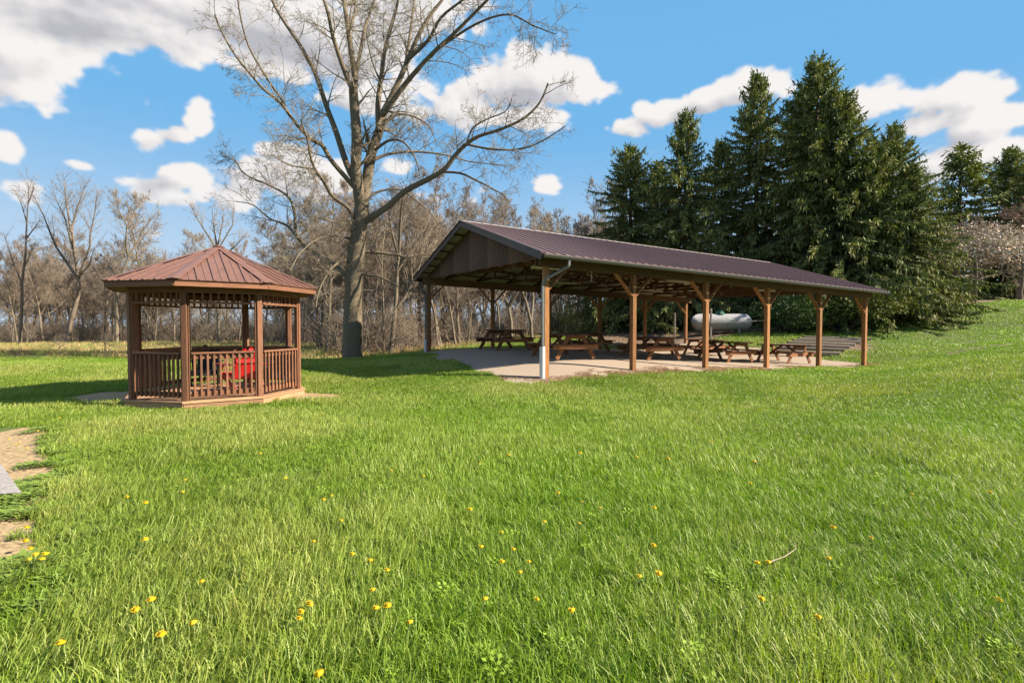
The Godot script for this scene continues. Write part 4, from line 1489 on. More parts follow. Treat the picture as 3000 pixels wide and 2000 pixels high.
# a leafless tree whose limbs were traced from the photograph
func traced(called: String, label: String, z: float, limbs: Array, seed_: int, bark: Material, twig: Material) -> void:
	var rng := RandomNumberGenerator.new()
	rng.seed = seed_
	var base := px(limbs[0][2], limbs[0][3], z)
	var t := thing(called, label, "tree", base)
	var cg := Geo.new()
	var opt := {"along": 1.0, "rise": 0.35, "lift": 0.05, "droop": 0.05, "twig": 0.008, "shrink": 0.6, "kids": [9, 5, 6]}
	for n in limbs.size():
		var l = limbs[n]
		var pts := PackedVector3Array()
		var cnt: int = (l.size() - 2) / 2
		var drift := rng.randf_range(-1.8, 1.8) if n > 0 else 0.0
		for k in cnt:
			pts.append(px(l[2 + k * 2], l[3 + k * 2], z + drift * k / (cnt - 1)) - base)
		if n == 0:
			pts[0].y -= 0.3
		var r0: float = l[0] * (0.78 if z > 40.0 else 1.0) * z / FOCAL
		var g := Geo.new()
		g.tube(pts, taper(cnt, r0, maxf(l[1] * 0.55 * z / FOCAL, 0.01)), 8)
		part(t, "trunk" if n == 0 else "limb", g.mesh(), bark)
		var total := 0.0
		for k in cnt - 1:
			total += pts[k].distance_to(pts[k + 1])
		bough(cg, rng, pts, r0 * 0.5, 0.015, 1, clampf(total * 0.4, 1.0, 2.6), int(total * 4.5) if n > 0 else 5, opt, 0.25 if n > 0 else 0.7)
	part(t, "crown", cg.mesh(), twig)


func wood_spot(x: float, z: float) -> String:
	var at := 1500.0 + FOCAL * x / z
	if at < 370.0:
		return "in the woods beyond the straw field"
	if at < 900.0:
		return "in the woods behind the gazebo"
	return "in the woods behind the tall bare tree" if at < 1240.0 else "in the woods behind the pavilion"


func wood_label(x: float, z: float, s: float, bark: int) -> String:
	return "%s bare tree with %s bark %s" % ["tall" if s > 1.0 else ("middling" if s > 0.8 else "short"), "pale" if bark == 1 else "dark", wood_spot(x, z)]


func make_woods() -> void:
	var A: Material = M.wood_bark[0]
	var B: Material = M.wood_bark[1]
	traced("woodland_tree", "tall slender bare tree standing alone at the field's edge left of the forked tree", 47.0, [[6, 1, 57, 999, 63, 883, 63, 825, 73, 749, 77, 653, 82, 577, 82, 531], [3, 0.8, 62, 830, 50, 800, 38, 768, 15, 699, 8, 680], [2.5, 0.7, 75, 700, 99, 668, 115, 645], [2.5, 0.7, 77, 650, 61, 596, 42, 557], [2, 0.6, 80, 600, 95, 560, 100, 535], [2.5, 0.7, 66, 790, 90, 740, 105, 700]], 21, A, M.wood_twig[0])
	traced("woodland_tree", "large forked bare tree with five wide stems at the field's edge", 46.0, [[11, 8, 195, 998, 205, 950, 214, 913, 228, 864, 230, 818], [6, 1, 230, 825, 226, 814, 199, 776, 165, 726, 145, 680, 126, 630, 103, 584, 88, 561], [6, 1, 230, 822, 226, 802, 218, 749, 203, 691, 191, 645, 172, 603, 153, 561], [5, 1, 224, 790, 222, 768, 209, 665, 222, 615, 237, 577, 245, 545], [4, 1.5, 230, 818, 233, 806, 260, 776, 274, 730], [5, 1, 232, 810, 237, 790, 262, 722, 264, 684, 276, 626, 283, 569], [4, 0.8, 207, 680, 196, 610, 188, 550, 186, 520]], 22, A, M.wood_twig[0])
	traced("woodland_tree", "bare tree with a wide open fork rising behind the gazebo's roof edge", 45.0, [[7, 4.5, 341, 1004, 341, 930, 341, 864, 360, 791, 377, 749], [4, 1, 375, 752, 367, 714, 371, 661, 344, 611, 335, 577], [4, 1, 377, 750, 402, 710, 413, 680, 440, 645, 463, 615], [2.5, 0.8, 371, 664, 398, 615, 421, 588], [2, 0.8, 400, 712, 385, 680, 380, 640], [2.5, 0.8, 350, 830, 320, 780, 305, 740]], 23, B, M.wood_twig[1])
	traced("woodland_tree", "round crowned bare tree right behind the gazebo's peak", 44.0, [[6, 4, 640, 1003, 637, 860, 635, 760, 635, 714], [3.5, 1, 635, 730, 597, 672, 574, 634, 555, 596], [3.5, 1, 635, 725, 625, 660, 620, 607], [3, 1, 636, 728, 650, 660, 655, 610], [3, 1, 636, 735, 680, 660, 686, 607], [3, 0.8, 636, 750, 590, 720, 560, 690], [3, 0.8, 637, 760, 690, 720, 715, 690]], 24, B, M.wood_twig[1])
	# trunks standing just beyond the tall bare tree and behind the pavilion
	traced("woodland_tree", "leaning twin-stemmed bare tree beside the tall bare tree, by leaf litter", 25.6, [[8.5, 6, 1140, 1042, 1152, 960, 1160, 880, 1163, 800, 1168, 740], [5, 1.2, 1168, 745, 1172, 660, 1176, 600, 1190, 540], [5, 1.2, 1163, 900, 1190, 860, 1222, 800, 1245, 720, 1260, 660], [4, 1, 1168, 760, 1150, 690, 1140, 640, 1136, 590], [4, 1, 1166, 790, 1215, 720, 1250, 670, 1280, 620]], 25, B, M.wood_twig[1])
	traced("woodland_tree", "straight slim bare tree between the tall bare tree and the leaning one", 27.0, [[4, 2.5, 1123, 1036, 1124, 950, 1122, 880, 1118, 800, 1120, 720], [2.5, 0.8, 1120, 730, 1128, 660, 1132, 600], [2, 0.8, 1120, 780, 1100, 720, 1092, 670], [2, 0.8, 1122, 850, 1140, 800, 1150, 760]], 26, B, M.wood_twig[1])
	traced("woodland_tree", "crooked bare tree seen under the pavilion's near beam", 31.5, [[6, 5, 1500, 1015, 1497, 940, 1488, 890, 1470, 850], [4, 1.5, 1470, 850, 1455, 800, 1440, 740, 1430, 680], [4, 1.5, 1490, 900, 1520, 850, 1530, 790, 1545, 700]], 27, B, M.wood_twig[1])
	traced("woodland_tree", "pair of curving bare stems under the pavilion roof's middle", 32.0, [[6, 4, 1560, 1012, 1555, 940, 1562, 870, 1550, 800, 1548, 720], [5, 2, 1557, 950, 1540, 880, 1515, 820, 1500, 760, 1490, 690], [3.5, 1, 1550, 800, 1575, 740, 1585, 680]], 28, B, M.wood_twig[1])

	var kinds := []
	for k in 7:
		var opt := {"start": 0.22 + 0.04 * (k % 3), "pitch": 0.45 + 0.15 * (k % 3), "spread": 0.36, "lift": 0.06, "along": 0.85, "rise": 0.25, "droop": 0.05, "twig": 0.0085, "shrink": 0.68, "levels": 2, "kids": [6, 7, 9]}
		kinds.append(bare_tree(100 + k, 10.5, 0.13, 15, opt))
	var scrub := []
	for k in 4:
		var rng2 := RandomNumberGenerator.new()
		rng2.seed = 300 + k
		var tg := Geo.new()
		var cg := Geo.new()
		var opt := {"along": 0.9, "rise": 0.15, "lift": 0.03, "droop": 0.0, "twig": 0.007, "shrink": 0.6, "kids": [6, 6]}
		for s in 9:
			var a := rng2.randf() * TAU
			var p := Vector3(cos(a), 0, sin(a)) * rng2.randf_range(0.05, 0.9)
			var st := wander(rng2, p - Vector3(0, 0.1, 0), Vector3(cos(a) * 0.5, 1.0, sin(a) * 0.5), rng2.randf_range(2.2, 4.2), 7, 0.2, 0.0)
			tg.tube(st, taper(8, 0.03, 0.01), 4)
			bough(cg, rng2, st, 0.02, 0.008, 1, 1.2, 16, opt, 0.1)
		scrub.append([tg.mesh(), cg.mesh()])
	var rng := RandomNumberGenerator.new()
	rng.seed = 12
	var made := 0
	var tries := 0
	while made < 255 and tries < 4000:
		tries += 1
		var z := 24.0 + pow(rng.randf(), 1.25) * 62.0
		var x := lerpf(-z * 1.08 - 2.0, minf(z * 0.36, 13.0), pow(rng.randf(), 1.25))
		var e := z - woods_edge(x)
		if e < 0.3 or (x > 7.0 and z < 43.0):
			continue
		made += 1
		var s := rng.randf_range(0.72, 1.2) * (0.8 if e < 5.0 else 1.0) * (1.1 if z > 48.0 and x > -z * 0.3 else 0.95)
		if rng.randf() < 0.12 and e > 6.0:
			s *= 1.25
		var k: int = rng.randi() % 7
		var slim := rng.randf_range(0.8, 1.15)
		var bk: int = rng.randi() % 2
		tree_thing("woodland_tree", wood_label(x, z, s, bk), Vector3(x, ground(x, z), -z), kinds[k], M.wood_bark[bk], M.wood_twig[rng.randi() % 3], Vector3(s * slim, s, s * slim), rng.randf() * TAU, "bare trees of the woods")
	made = 0
	tries = 0
	while made < 285 and tries < 6000:
		tries += 1
		var z := 23.5 + rng.randf() * 60.0
		var x := rng.randf_range(-z * 1.05 - 1.0, minf(z * 0.34, 12.0))
		var e := z - woods_edge(x)
		if e < 0.4 or e > 38.0 or (x > 6.5 and z < 41.0):
			continue
		made += 1
		var s := rng.randf_range(0.45, 1.0)
		var k: int = rng.randi() % 4
		tree_thing("brush_thicket", "%s tangled leafless brush %s" % ["tall" if s > 0.85 else "low", wood_spot(x, z)], Vector3(x, ground(x, z), -z), scrub[k], M.wood_twig[rng.randi() % 3], M.wood_twig[rng.randi() % 3], Vector3(s * 1.15, s, s * 1.15), rng.randf() * TAU, "brush under the woods", "brush")
	# the two small saplings out in the straw field
	var so := {"along": 0.3, "rise": 0.1, "lift": -0.12, "droop": -0.15, "twig": 0.006, "shrink": 0.6, "kids": [5, 6, 6], "start": 0.45, "pitch": 0.2, "spread": 0.62, "levels": 1}
	tree_thing("sapling", "small umbrella-shaped bare sapling in straw grass, the straighter one", px_on(172, 23.9), bare_tree(401, 1.25, 0.025, 9, so), M.wood_bark[0], M.wood_twig[0], Vector3.ONE, 0.3, "saplings in the straw field")
	tree_thing("sapling", "small umbrella-shaped bare sapling in straw grass beside the gazebo", px_on(304, 23.6), bare_tree(402, 1.3, 0.03, 9, so), M.wood_bark[0], M.wood_twig[0], Vector3.ONE, 1.3, "saplings in the straw field")


func make_evergreens() -> void:
	var kinds := [spruce(1, 17.0, 7.0, 1.5, 0.12), spruce(2, 17.0, 6.4, 1.5, 0.12), spruce(3, 15.0, 6.4, 1.5, 0.1), spruce(4, 13.0, 3.8, 0.9, 0.35)]
	# top of the tree in the photograph, distance, kind, spread
	var list := [[1844, 424, 39.0, 2, 1.0, "dark spruce at the end of the row beside the leafless woods"], [2002, 327, 37.0, 0, 0.8, "pointed spruce with sunny hanging boughs above the pavilion's ridge"], [2109, 410, 42.0, 1, 1.0, "shaded spruce standing back between the two pointed spruces"],
		[2209, 211, 38.5, 1, 0.82, "tall narrow-topped spruce next to the tallest one"], [2384, 172, 36.0, 0, 1.0, "tallest spruce of the group behind the pavilion"], [2342, 262, 41.0, 2, 1.0, "spruce hidden just behind the tallest spruce"], [2457, 262, 34.5, 0, 0.95, "broad sunlit spruce whose boughs hang over the pavilion's low end"],
		[2607, 362, 34.5, 2, 0.85, "spruce with long drooping boughs on the bank side of the group"], [2665, 478, 33.0, 1, 0.88, "low wide spruce at the end of the group by the blossom tree"], [2545, 400, 33.5, 2, 0.8, "spruce skirting the timber steps at the edge of the lawn"], [1925, 470, 44.0, 1, 1.0, "far spruce filling the gap behind the row"],
		[2806, 421, 48.0, 3, 1.75, "thin open conifer standing beyond the blossom tree"], [2950, 432, 50.0, 2, 1.15, "dense blue-green conifer beyond the brown weeping tree"], [3040, 440, 46.0, 2, 1.1, "conifer at the end of the far conifers"], [1715, 852, 37.0, 3, 1.0, "small dark young spruce behind the pavilion's back posts"]]
	var rng := RandomNumberGenerator.new()
	rng.seed = 31
	for q in list:
		var at := px_on(q[0], q[2])
		var top := px(q[0], q[1], q[2]).y
		var own := [17.0, 17.0, 15.0, 13.0]
		var sy: float = (top - at.y) / own[q[3]]
		var sx: float = q[4] * (0.55 + 0.62 * sy)
		if sy < 0.4:
			sx = sy * 1.3
		tree_thing("spruce", q[5], at, kinds[q[3]], M.spruce_bark, M.spruce, Vector3(sx, sy, sx), rng.randf() * TAU, "spruces and conifers behind the pavilion")
	# garden shrubs in front of them
	tree_thing("shrub", "dark evergreen bush behind the pavilion's fourth front post", px_on(2322, 31.0), leafy_bush(51, 2.6, 2.3, 5200, 0.16, lin(0.035, 0.065, 0.022), lin(0.06, 0.1, 0.03)), M.spruce_bark, M.leafy, Vector3.ONE, 0.0, "", "shrub")
	tree_thing("shrub", "yellow-green low spruce boughs behind the pavilion's end post", px_on(2475, 31.0), leafy_bush(52, 3.4, 2.6, 5200, 0.2, lin(0.07, 0.085, 0.025), lin(0.19, 0.2, 0.05)), M.spruce_bark, M.leafy, Vector3.ONE, 0.0, "", "shrub")
	tree_thing("shrub", "clipped round green shrub between the gas tank and log cabin", px_on(2165, 37.0), leafy_bush(53, 0.9, 1.0, 1500, 0.09, lin(0.05, 0.075, 0.02), lin(0.14, 0.17, 0.05)), M.spruce_bark, M.leafy, Vector3.ONE, 0.0, "", "shrub")
	tree_thing("shrub", "small yellow-green flowering shrub beside the round one", px_on(2205, 36.0), leafy_bush(54, 1.1, 0.8, 1200, 0.1, lin(0.12, 0.16, 0.03), lin(0.28, 0.28, 0.06)), M.spruce_bark, M.leafy, Vector3.ONE, 0.0, "", "shrub")
	tree_thing("shrub", "yellow-green bush at the edge of the woods behind the pavilion", px_on(1640, 36.5), leafy_bush(55, 1.9, 2.4, 2600, 0.1, lin(0.12, 0.14, 0.03), lin(0.26, 0.26, 0.07)), M.spruce_bark, M.leafy, Vector3.ONE, 0.0, "", "shrub")
	tree_thing("shrub", "low tan twiggy shrub among rocks on top of the bank", px_on(2775, 35.0), leafy_bush(56, 1.5, 1.05, 2600, 0.12, lin(0.16, 0.1, 0.06), lin(0.36, 0.24, 0.15)), M.spruce_bark, M.leafy, Vector3.ONE, 0.0, "", "shrub")
	# blossom tree and brown weeping tree on the bank
	var bt := bare_tree(71, 4.6, 0.16, 16, {"start": 0.3, "pitch": 0.3, "spread": 0.75, "lift": -0.05, "along": 0.8, "rise": 0.0, "droop": -0.2, "twig": 0.009, "shrink": 0.55, "levels": 2, "kids": [5, 6, 8]})
	var b := tree_thing("blossom_tree", "pale blossoming ornamental tree beside the lowest wide spruce", px_on(2850, 35.5), bt, M.wood_bark[0], M.wood_twig[2], Vector3(1.3, 1.12, 1.3), 0.4)
	var rb := RandomNumberGenerator.new()
	rb.seed = 8
	var bg := Geo.new()
	for k in 5200:
		var a := rb.randf() * TAU
		var r := sqrt(rb.randf()) * 2.9
		var p := Vector3(cos(a) * r, 4.4 - r * r * 0.22 + rb.randfn() * 0.35, sin(a) * r)
		var d := Vector3(rb.randfn(), rb.randfn(), rb.randfn()).normalized()
		bg.col = Color(0.42, 0.34, 0.26).lerp(Color(0.6, 0.53, 0.46), rb.randf())
		bg.leaf(p, p + d * 0.13, d.cross(Vector3(rb.randfn(), rb.randfn(), rb.randfn())).normalized() * 0.045, Vector3.ZERO)
	part(b, "blossom", bg.mesh(), M.blossom)
	var wt := bare_tree(72, 7.5, 0.2, 22, {"start": 0.25, "pitch": 0.4, "spread": 0.6, "lift": -0.06, "along": 0.8, "rise": 0.0, "droop": -0.25, "twig": 0.01, "shrink": 0.55, "levels": 2, "kids": [6, 7, 9]})
	tree_thing("weeping_tree", "reddish brown leafless weeping tree beyond the blossom tree", px_on(2985, 40.0), wt, M.wood_bark[0], plain(lin(0.2, 0.125, 0.1), 0.9), Vector3(1.1, 1.0, 1.1), 0.0)


# ---------------------------------------------------------------- grass and small plants
func tuft(seed_: int, blades: int, radius: float, lo: float, hi: float, wide: float, dead := 0.09) -> ArrayMesh:
	var rng := RandomNumberGenerator.new()
	rng.seed = seed_
	var g := Geo.new()
	for k in blades:
		var a := rng.randf() * TAU
		var r := sqrt(rng.randf()) * radius
		var p := Vector3(cos(a) * r, -0.01, sin(a) * r)
		var ln := lerpf(lo, hi, pow(rng.randf(), 1.4))
		var b := rng.randf() * TAU
		var bend := Vector3(cos(b), 0, sin(b)) * rng.randf_range(0.1, 1.5)
		var up := Vector3(rng.randf_range(-0.35, 0.35), 1, rng.randf_range(-0.35, 0.35)).normalized()
		var side := Vector3(-sin(b + rng.randf_range(-0.6, 0.6)), 0, cos(b + rng.randf_range(-0.6, 0.6))).normalized() * wide * rng.randf_range(0.6, 1.2) * 0.5
		var q := rng.randf()
		if q < dead:
			g.col = Color(1.7, 1.25, 2.4)
		else:
			var br := rng.randf_range(0.55, 1.4)
			g.col = Color(br * rng.randf_range(0.85, 1.2), br, br * rng.randf_range(0.7, 1.3))
		var p1 := p + (up + bend * 0.25) * ln * 0.42
		var p2 := p1 + (up + bend * 0.8).normalized() * ln * 0.33
		var p3 := p2 + (up * 0.7 + bend * 1.5).normalized() * ln * 0.27
		var n1 := side.cross(p1 - p).normalized()
		var n2 := side.cross(p2 - p1).normalized()
		g.quad(p - side * 0.7, p + side * 0.7, p1 + side, p1 - side, n1)
		g.quad(p1 - side, p1 + side, p2 + side * 0.75, p2 - side * 0.75, n2)
		g.tri(p2 - side * 0.75, p2 + side * 0.75, p3, n2)
	return g.mesh()


func many(parent: Node, called: String, mesh: Mesh, mat: Material, buf: PackedFloat32Array) -> void:
	if buf.is_empty():
		return
	var mm := MultiMesh.new()
	mm.transform_format = MultiMesh.TRANSFORM_3D
	mm.use_colors = true
	mm.mesh = mesh
	mm.instance_count = buf.size() / 16
	mm.buffer = buf
	var o := MultiMeshInstance3D.new()
	o.name = called
	o.multimesh = mm
	o.material_override = mat
	parent.add_child(o, true)


func put(buf: PackedFloat32Array, b: Basis, p: Vector3, c: Color) -> void:
	buf.append_array(PackedFloat32Array([b.x.x, b.y.x, b.z.x, p.x, b.x.y, b.y.y, b.z.y, p.y, b.x.z, b.y.z, b.z.z, p.z, c.r, c.g, c.b, 1.0]))


func lawn_in(x: float, z: float, ragged: float) -> bool:
	if z > 13.0 and z - woods_edge(x) > ragged * 6.0:
		return false
	if z > 11.0 and gravel_in(x, z) > ragged:
		return false
	if x < -2.0 and z < 14.0 and soil_in(x, z) > ragged:
		return false
	if z > 20.0 and (bank_in(x, z) > ragged or ruts_in(x, z) > ragged + 0.12):
		return false
	return not (z > 21.0 and field_in(x, z) > 0.5 + ragged * 8.0)


func put_grass(buf: PackedFloat32Array, rng: RandomNumberGenerator, fine: FastNoiseLite, x: float, z: float, cell: float) -> void:
	var n1 := patch_noise.get_noise_2d(x * 2.4, z * 2.4)
	var n2 := fine.get_noise_2d(x * 1.3, z * 1.3)
	var n3 := patch_noise.get_noise_2d(x * 0.6 + 70.0, z * 0.6)
	var c := Color(0.185, 0.295, 0.03).lerp(Color(0.36, 0.415, 0.11), clampf(0.45 + n1 * 1.3 + n2 * 0.4, 0, 1))
	c = c.lerp(Color(0.195, 0.345, 0.018), clampf(0.2 + n3 * 1.2 + x * 0.02, 0, 0.75))
	c *= rng.randf_range(0.93, 1.07)
	var tall := clampf(1.0 + n1 * 0.6 + n2 * 0.3, 0.55, 1.5) * rng.randf_range(0.9, 1.1)
	var lean := n3 * 2.0 + 0.9
	var sway := Vector3(cos(lean), 0, -sin(lean)) * (0.3 + n2 * 0.25)
	# follows the slope; blades lean with the wind
	var e := cell * 0.7
	var sx := (ground(x + e, z) - ground(x - e, z)) / (2.0 * e)
	var sz := (ground(x, z - e) - ground(x, z + e)) / (2.0 * e)
	var a := rng.randf() * TAU
	var bx := Vector3(cos(a), 0, sin(a))
	var bz := Vector3(-sin(a), 0, cos(a))
	bx.y = bx.x * sx + bx.z * sz
	bz.y = bz.x * sx + bz.z * sz
	put(buf, Basis(bx, (Vector3.UP + sway) * tall, bz), Vector3(x, ground(x, z) - 0.004, -z), c)


func make_grass() -> void:
	var lawn := Node3D.new()
	lawn.name = "lawn_grass"
	add_child(lawn)
	tag(lawn, "fresh green uncut lawn grass covering the open ground", "grass", "", "stuff")
	var rng := RandomNumberGenerator.new()
	rng.seed = 99
	var fine := FastNoiseLite.new()
	fine.seed = 3
	fine.frequency = 1.0
	# nearest, farthest, spacing of patches, blades to the square metre, shortest, longest, blade width
	var zones := [[1.5, 4.6, 0.42, 8600, 0.05, 0.145, 0.005], [4.6, 8.5, 0.55, 5200, 0.05, 0.135, 0.0065], [8.5, 15.0, 0.85, 2300, 0.05, 0.125, 0.009], [15.0, 24.0, 1.3, 1000, 0.05, 0.11, 0.014], [24.0, 47.0, 2.2, 360, 0.05, 0.11, 0.025]]
	for zi in zones.size():
		var q = zones[zi]
		var kinds := []
		var bufs := []
		var small := []
		var sbufs := []
		var cell: float = q[2]
		var bit := cell / 5.0
		for k in 5:
			kinds.append(tuft(500 + zi * 10 + k, int(q[3] * cell * cell), cell * 0.74, q[4], q[5], q[6]))
			small.append(tuft(700 + zi * 10 + k, int(q[3] * bit * bit) + 1, bit * 0.74, q[4], q[5], q[6]))
			bufs.append(PackedFloat32Array())
			sbufs.append(PackedFloat32Array())
		var z: float = q[0]
		while z < q[1]:
			var x := -z * 1.02 - 1.8
			while x < z * 1.02 + 1.8:
				x += cell
				var whole := true
				var any := false
				for a in 3:
					for b in 3:
						var ok := lawn_in(x + (a - 1) * cell * 0.62, z + (b - 1) * cell * 0.62, 0.0)
						whole = whole and ok
						any = any or ok
				if whole:
					var gx: float = x + rng.randf_range(-0.2, 0.2) * cell
					var gz: float = z + rng.randf_range(-0.2, 0.2) * cell
					put_grass(bufs[rng.randi() % 5], rng, fine, gx, gz, cell)
				elif any:
					# the ragged rim of the lawn, tuft by tuft
					for a in 5:
						for b in 5:
							var gx := x + (a - 2 + rng.randf_range(-0.5, 0.5)) * bit
							var gz := z + (b - 2 + rng.randf_range(-0.5, 0.5)) * bit
							if lawn_in(gx, gz, rng.randf_range(-0.1, 0.12)):
								put_grass(sbufs[rng.randi() % 5], rng, fine, gx, gz, bit)
			z += cell
		for k in 5:
			many(lawn, "blades", kinds[k], M.grass, bufs[k])
			many(lawn, "blades", small[k], M.grass, sbufs[k])

	# straw-coloured grass of the uncut field and along the edge of the woods
	var field := Node3D.new()
	field.name = "straw_grass"
	add_child(field)
	tag(field, "dry straw-coloured grass of the uncut field before the woods", "grass", "", "stuff")
	var straw := [tuft(601, 40, 0.32, 0.12, 0.42, 0.012, 0.0), tuft(602, 40, 0.34, 0.12, 0.38, 0.012, 0.0), tuft(603, 36, 0.3, 0.1, 0.3, 0.012, 0.0)]
	var sb := [PackedFloat32Array(), PackedFloat32Array(), PackedFloat32Array()]
	for k in 13000:
		var z := rng.randf_range(21.5, 50.0)
		var x := rng.randf_range(-z * 1.05 - 2.0, 6.0)
		var e := field_in(x, z)
		var w := z - woods_edge(x)
		var here := (e > rng.randf_range(-0.2, 1.0) and patch_noise.get_noise_2d(x * 1.2, z * 3.0) > -0.12) or (w > -1.3 and w < 1.6 and rng.randf() < 0.6)
		if not here or w > 4.0:
			continue
		if x > -2.0 and gravel_in(x, z) > -1.0:
			continue
		var tone := rng.randf()
		var c := Color(0.34, 0.25, 0.11).lerp(Color(0.5, 0.39, 0.2), tone)
		if rng.randf() < 0.42:
			c = Color(0.17, 0.23, 0.06)
		put(sb[k % 3], Basis(Vector3.UP, rng.randf() * TAU).scaled(Vector3.ONE * rng.randf_range(0.6, 1.15)), Vector3(x, ground(x, z), -z), c)
	for k in 3:
		many(field, "blades", straw[k], M.dry, sb[k])

	# fallen leaves: along the woods, beside the pavilion floor and on the bare bank
	var litter := Node3D.new()
	litter.name = "leaf_litter"
	add_child(litter)
	tag(litter, "scattered dead brown leaves along the woods and the gravel's edge", "leaves", "", "stuff")
	var lg := Geo.new()
	for k in 7:
		var a := k * 2.4
		var p := Vector3(cos(a), 0, sin(a)) * 0.07 * sqrt(k)
		var d := Vector3(cos(a * 1.7), 0.35 * sin(a * 3.0), sin(a * 1.7)).normalized()
		lg.col = Color(1, 1, 1) * rng.randf_range(0.7, 1.3)
		lg.leaf(p + Vector3(0, 0.012, 0), p + d * 0.075 + Vector3(0, 0.022, 0), d.cross(Vector3.UP).normalized() * 0.022, Vector3(0, 0.008, 0))
	var lm := lg.mesh()
	var lb := PackedFloat32Array()
	for k in 40000:
		var x := 0.0
		var z := 0.0
		if k < 20000:
			var p := PV + d1() * rng.randf_range(-1.6, 16.5) + d2() * rng.randf_range(-1.0, 0.5)
			x = p.x
			z = -p.z
			var e := gravel_in(x, z)
			if e < -0.12 or e > rng.randf() * 0.85 or patch_noise.get_noise_2d(x * 4.0, z * 4.0) < -0.18:
				continue
		elif k < 33000:
			z = rng.randf_range(22.0, 50.0)
			x = rng.randf_range(-z * 1.02, 10.0)
			var w := z - woods_edge(x)
			if w < -0.5 or w > 9.0 or gravel_in(x, z) > -0.5:
				continue
		else:
			x = rng.randf_range(4.0, 32.0)
			z = rng.randf_range(22.0, 42.0)
			if bank_in(x, z) < 0.0:
				continue
		var c := Color(0.17, 0.1, 0.055).lerp(Color(0.42, 0.29, 0.17), rng.randf())
		put(lb, Basis(Vector3.UP, rng.randf() * TAU).scaled(Vector3.ONE * rng.randf_range(0.45, 0.95) * (0.7 if k < 20000 else 1.3)), Vector3(x, ground(x, z) + 0.008, -z), c)
	many(litter, "leaves", lm, M.dry, lb)

	# low clover and weeds creeping over the worn soil
	var cover := Node3D.new()
	cover.name = "clover_cover"
	add_child(cover)
	tag(cover, "low clover and broad-leaved weeds on bare soil and in the lawn", "ground cover", "", "stuff")
	var cg := Geo.new()
	for k in 12:
		var a := k * 2.4
		var p := Vector3(cos(a), 0, sin(a)) * 0.016 * sqrt(k)
		var d := Vector3(cos(a), 0.25, sin(a)).normalized()
		cg.col = Color(1, 1, 1) * rng.randf_range(0.75, 1.25)
		cg.leaf(p + Vector3(0, 0.02, 0), p + d * 0.026 + Vector3(0, 0.02, 0), d.cross(Vector3.UP).normalized() * 0.011, Vector3(0, 0.002, 0))
	var cm := cg.mesh()
	var cb := PackedFloat32Array()
	for k in 9000:
		var z := rng.randf_range(2.4, 7.4)
		var x := rng.randf_range(-z * 1.0 - 0.6, -1.6)
		var e := soil_in(x, z)
		if e < -0.3 or e > 0.75 or patch_noise.get_noise_2d(x * 9.0, z * 9.0) + 0.02 - e * 0.8 < 0.0:
			continue
		put(cb, Basis(Vector3.UP, rng.randf() * TAU).scaled(Vector3.ONE * rng.randf_range(0.8, 1.7)), Vector3(x, ground(x, z) + 0.004, -z), Color(0.13, 0.2, 0.035) * rng.randf_range(0.7, 1.4))
	# and, thinly, broad-leaved weeds among the lawn
	for k in 420:
		var z := rng.randf_range(1.9, 8.5)
		var x := rng.randf_range(-z, z)
		if not lawn_in(x, z, 0.0):
			continue
		put(cb, (Basis(Vector3.UP, rng.randf() * TAU) * Basis(Vector3.RIGHT, rng.randf_range(-0.4, 0.4))).scaled(Vector3.ONE * rng.randf_range(0.6, 1.1)), Vector3(x, ground(x, z) + rng.randf_range(0.0, 0.035), -z), Color(0.19, 0.3, 0.035) * rng.randf_range(0.9, 1.2))
	many(cover, "leaves", cm, M.leafy, cb)


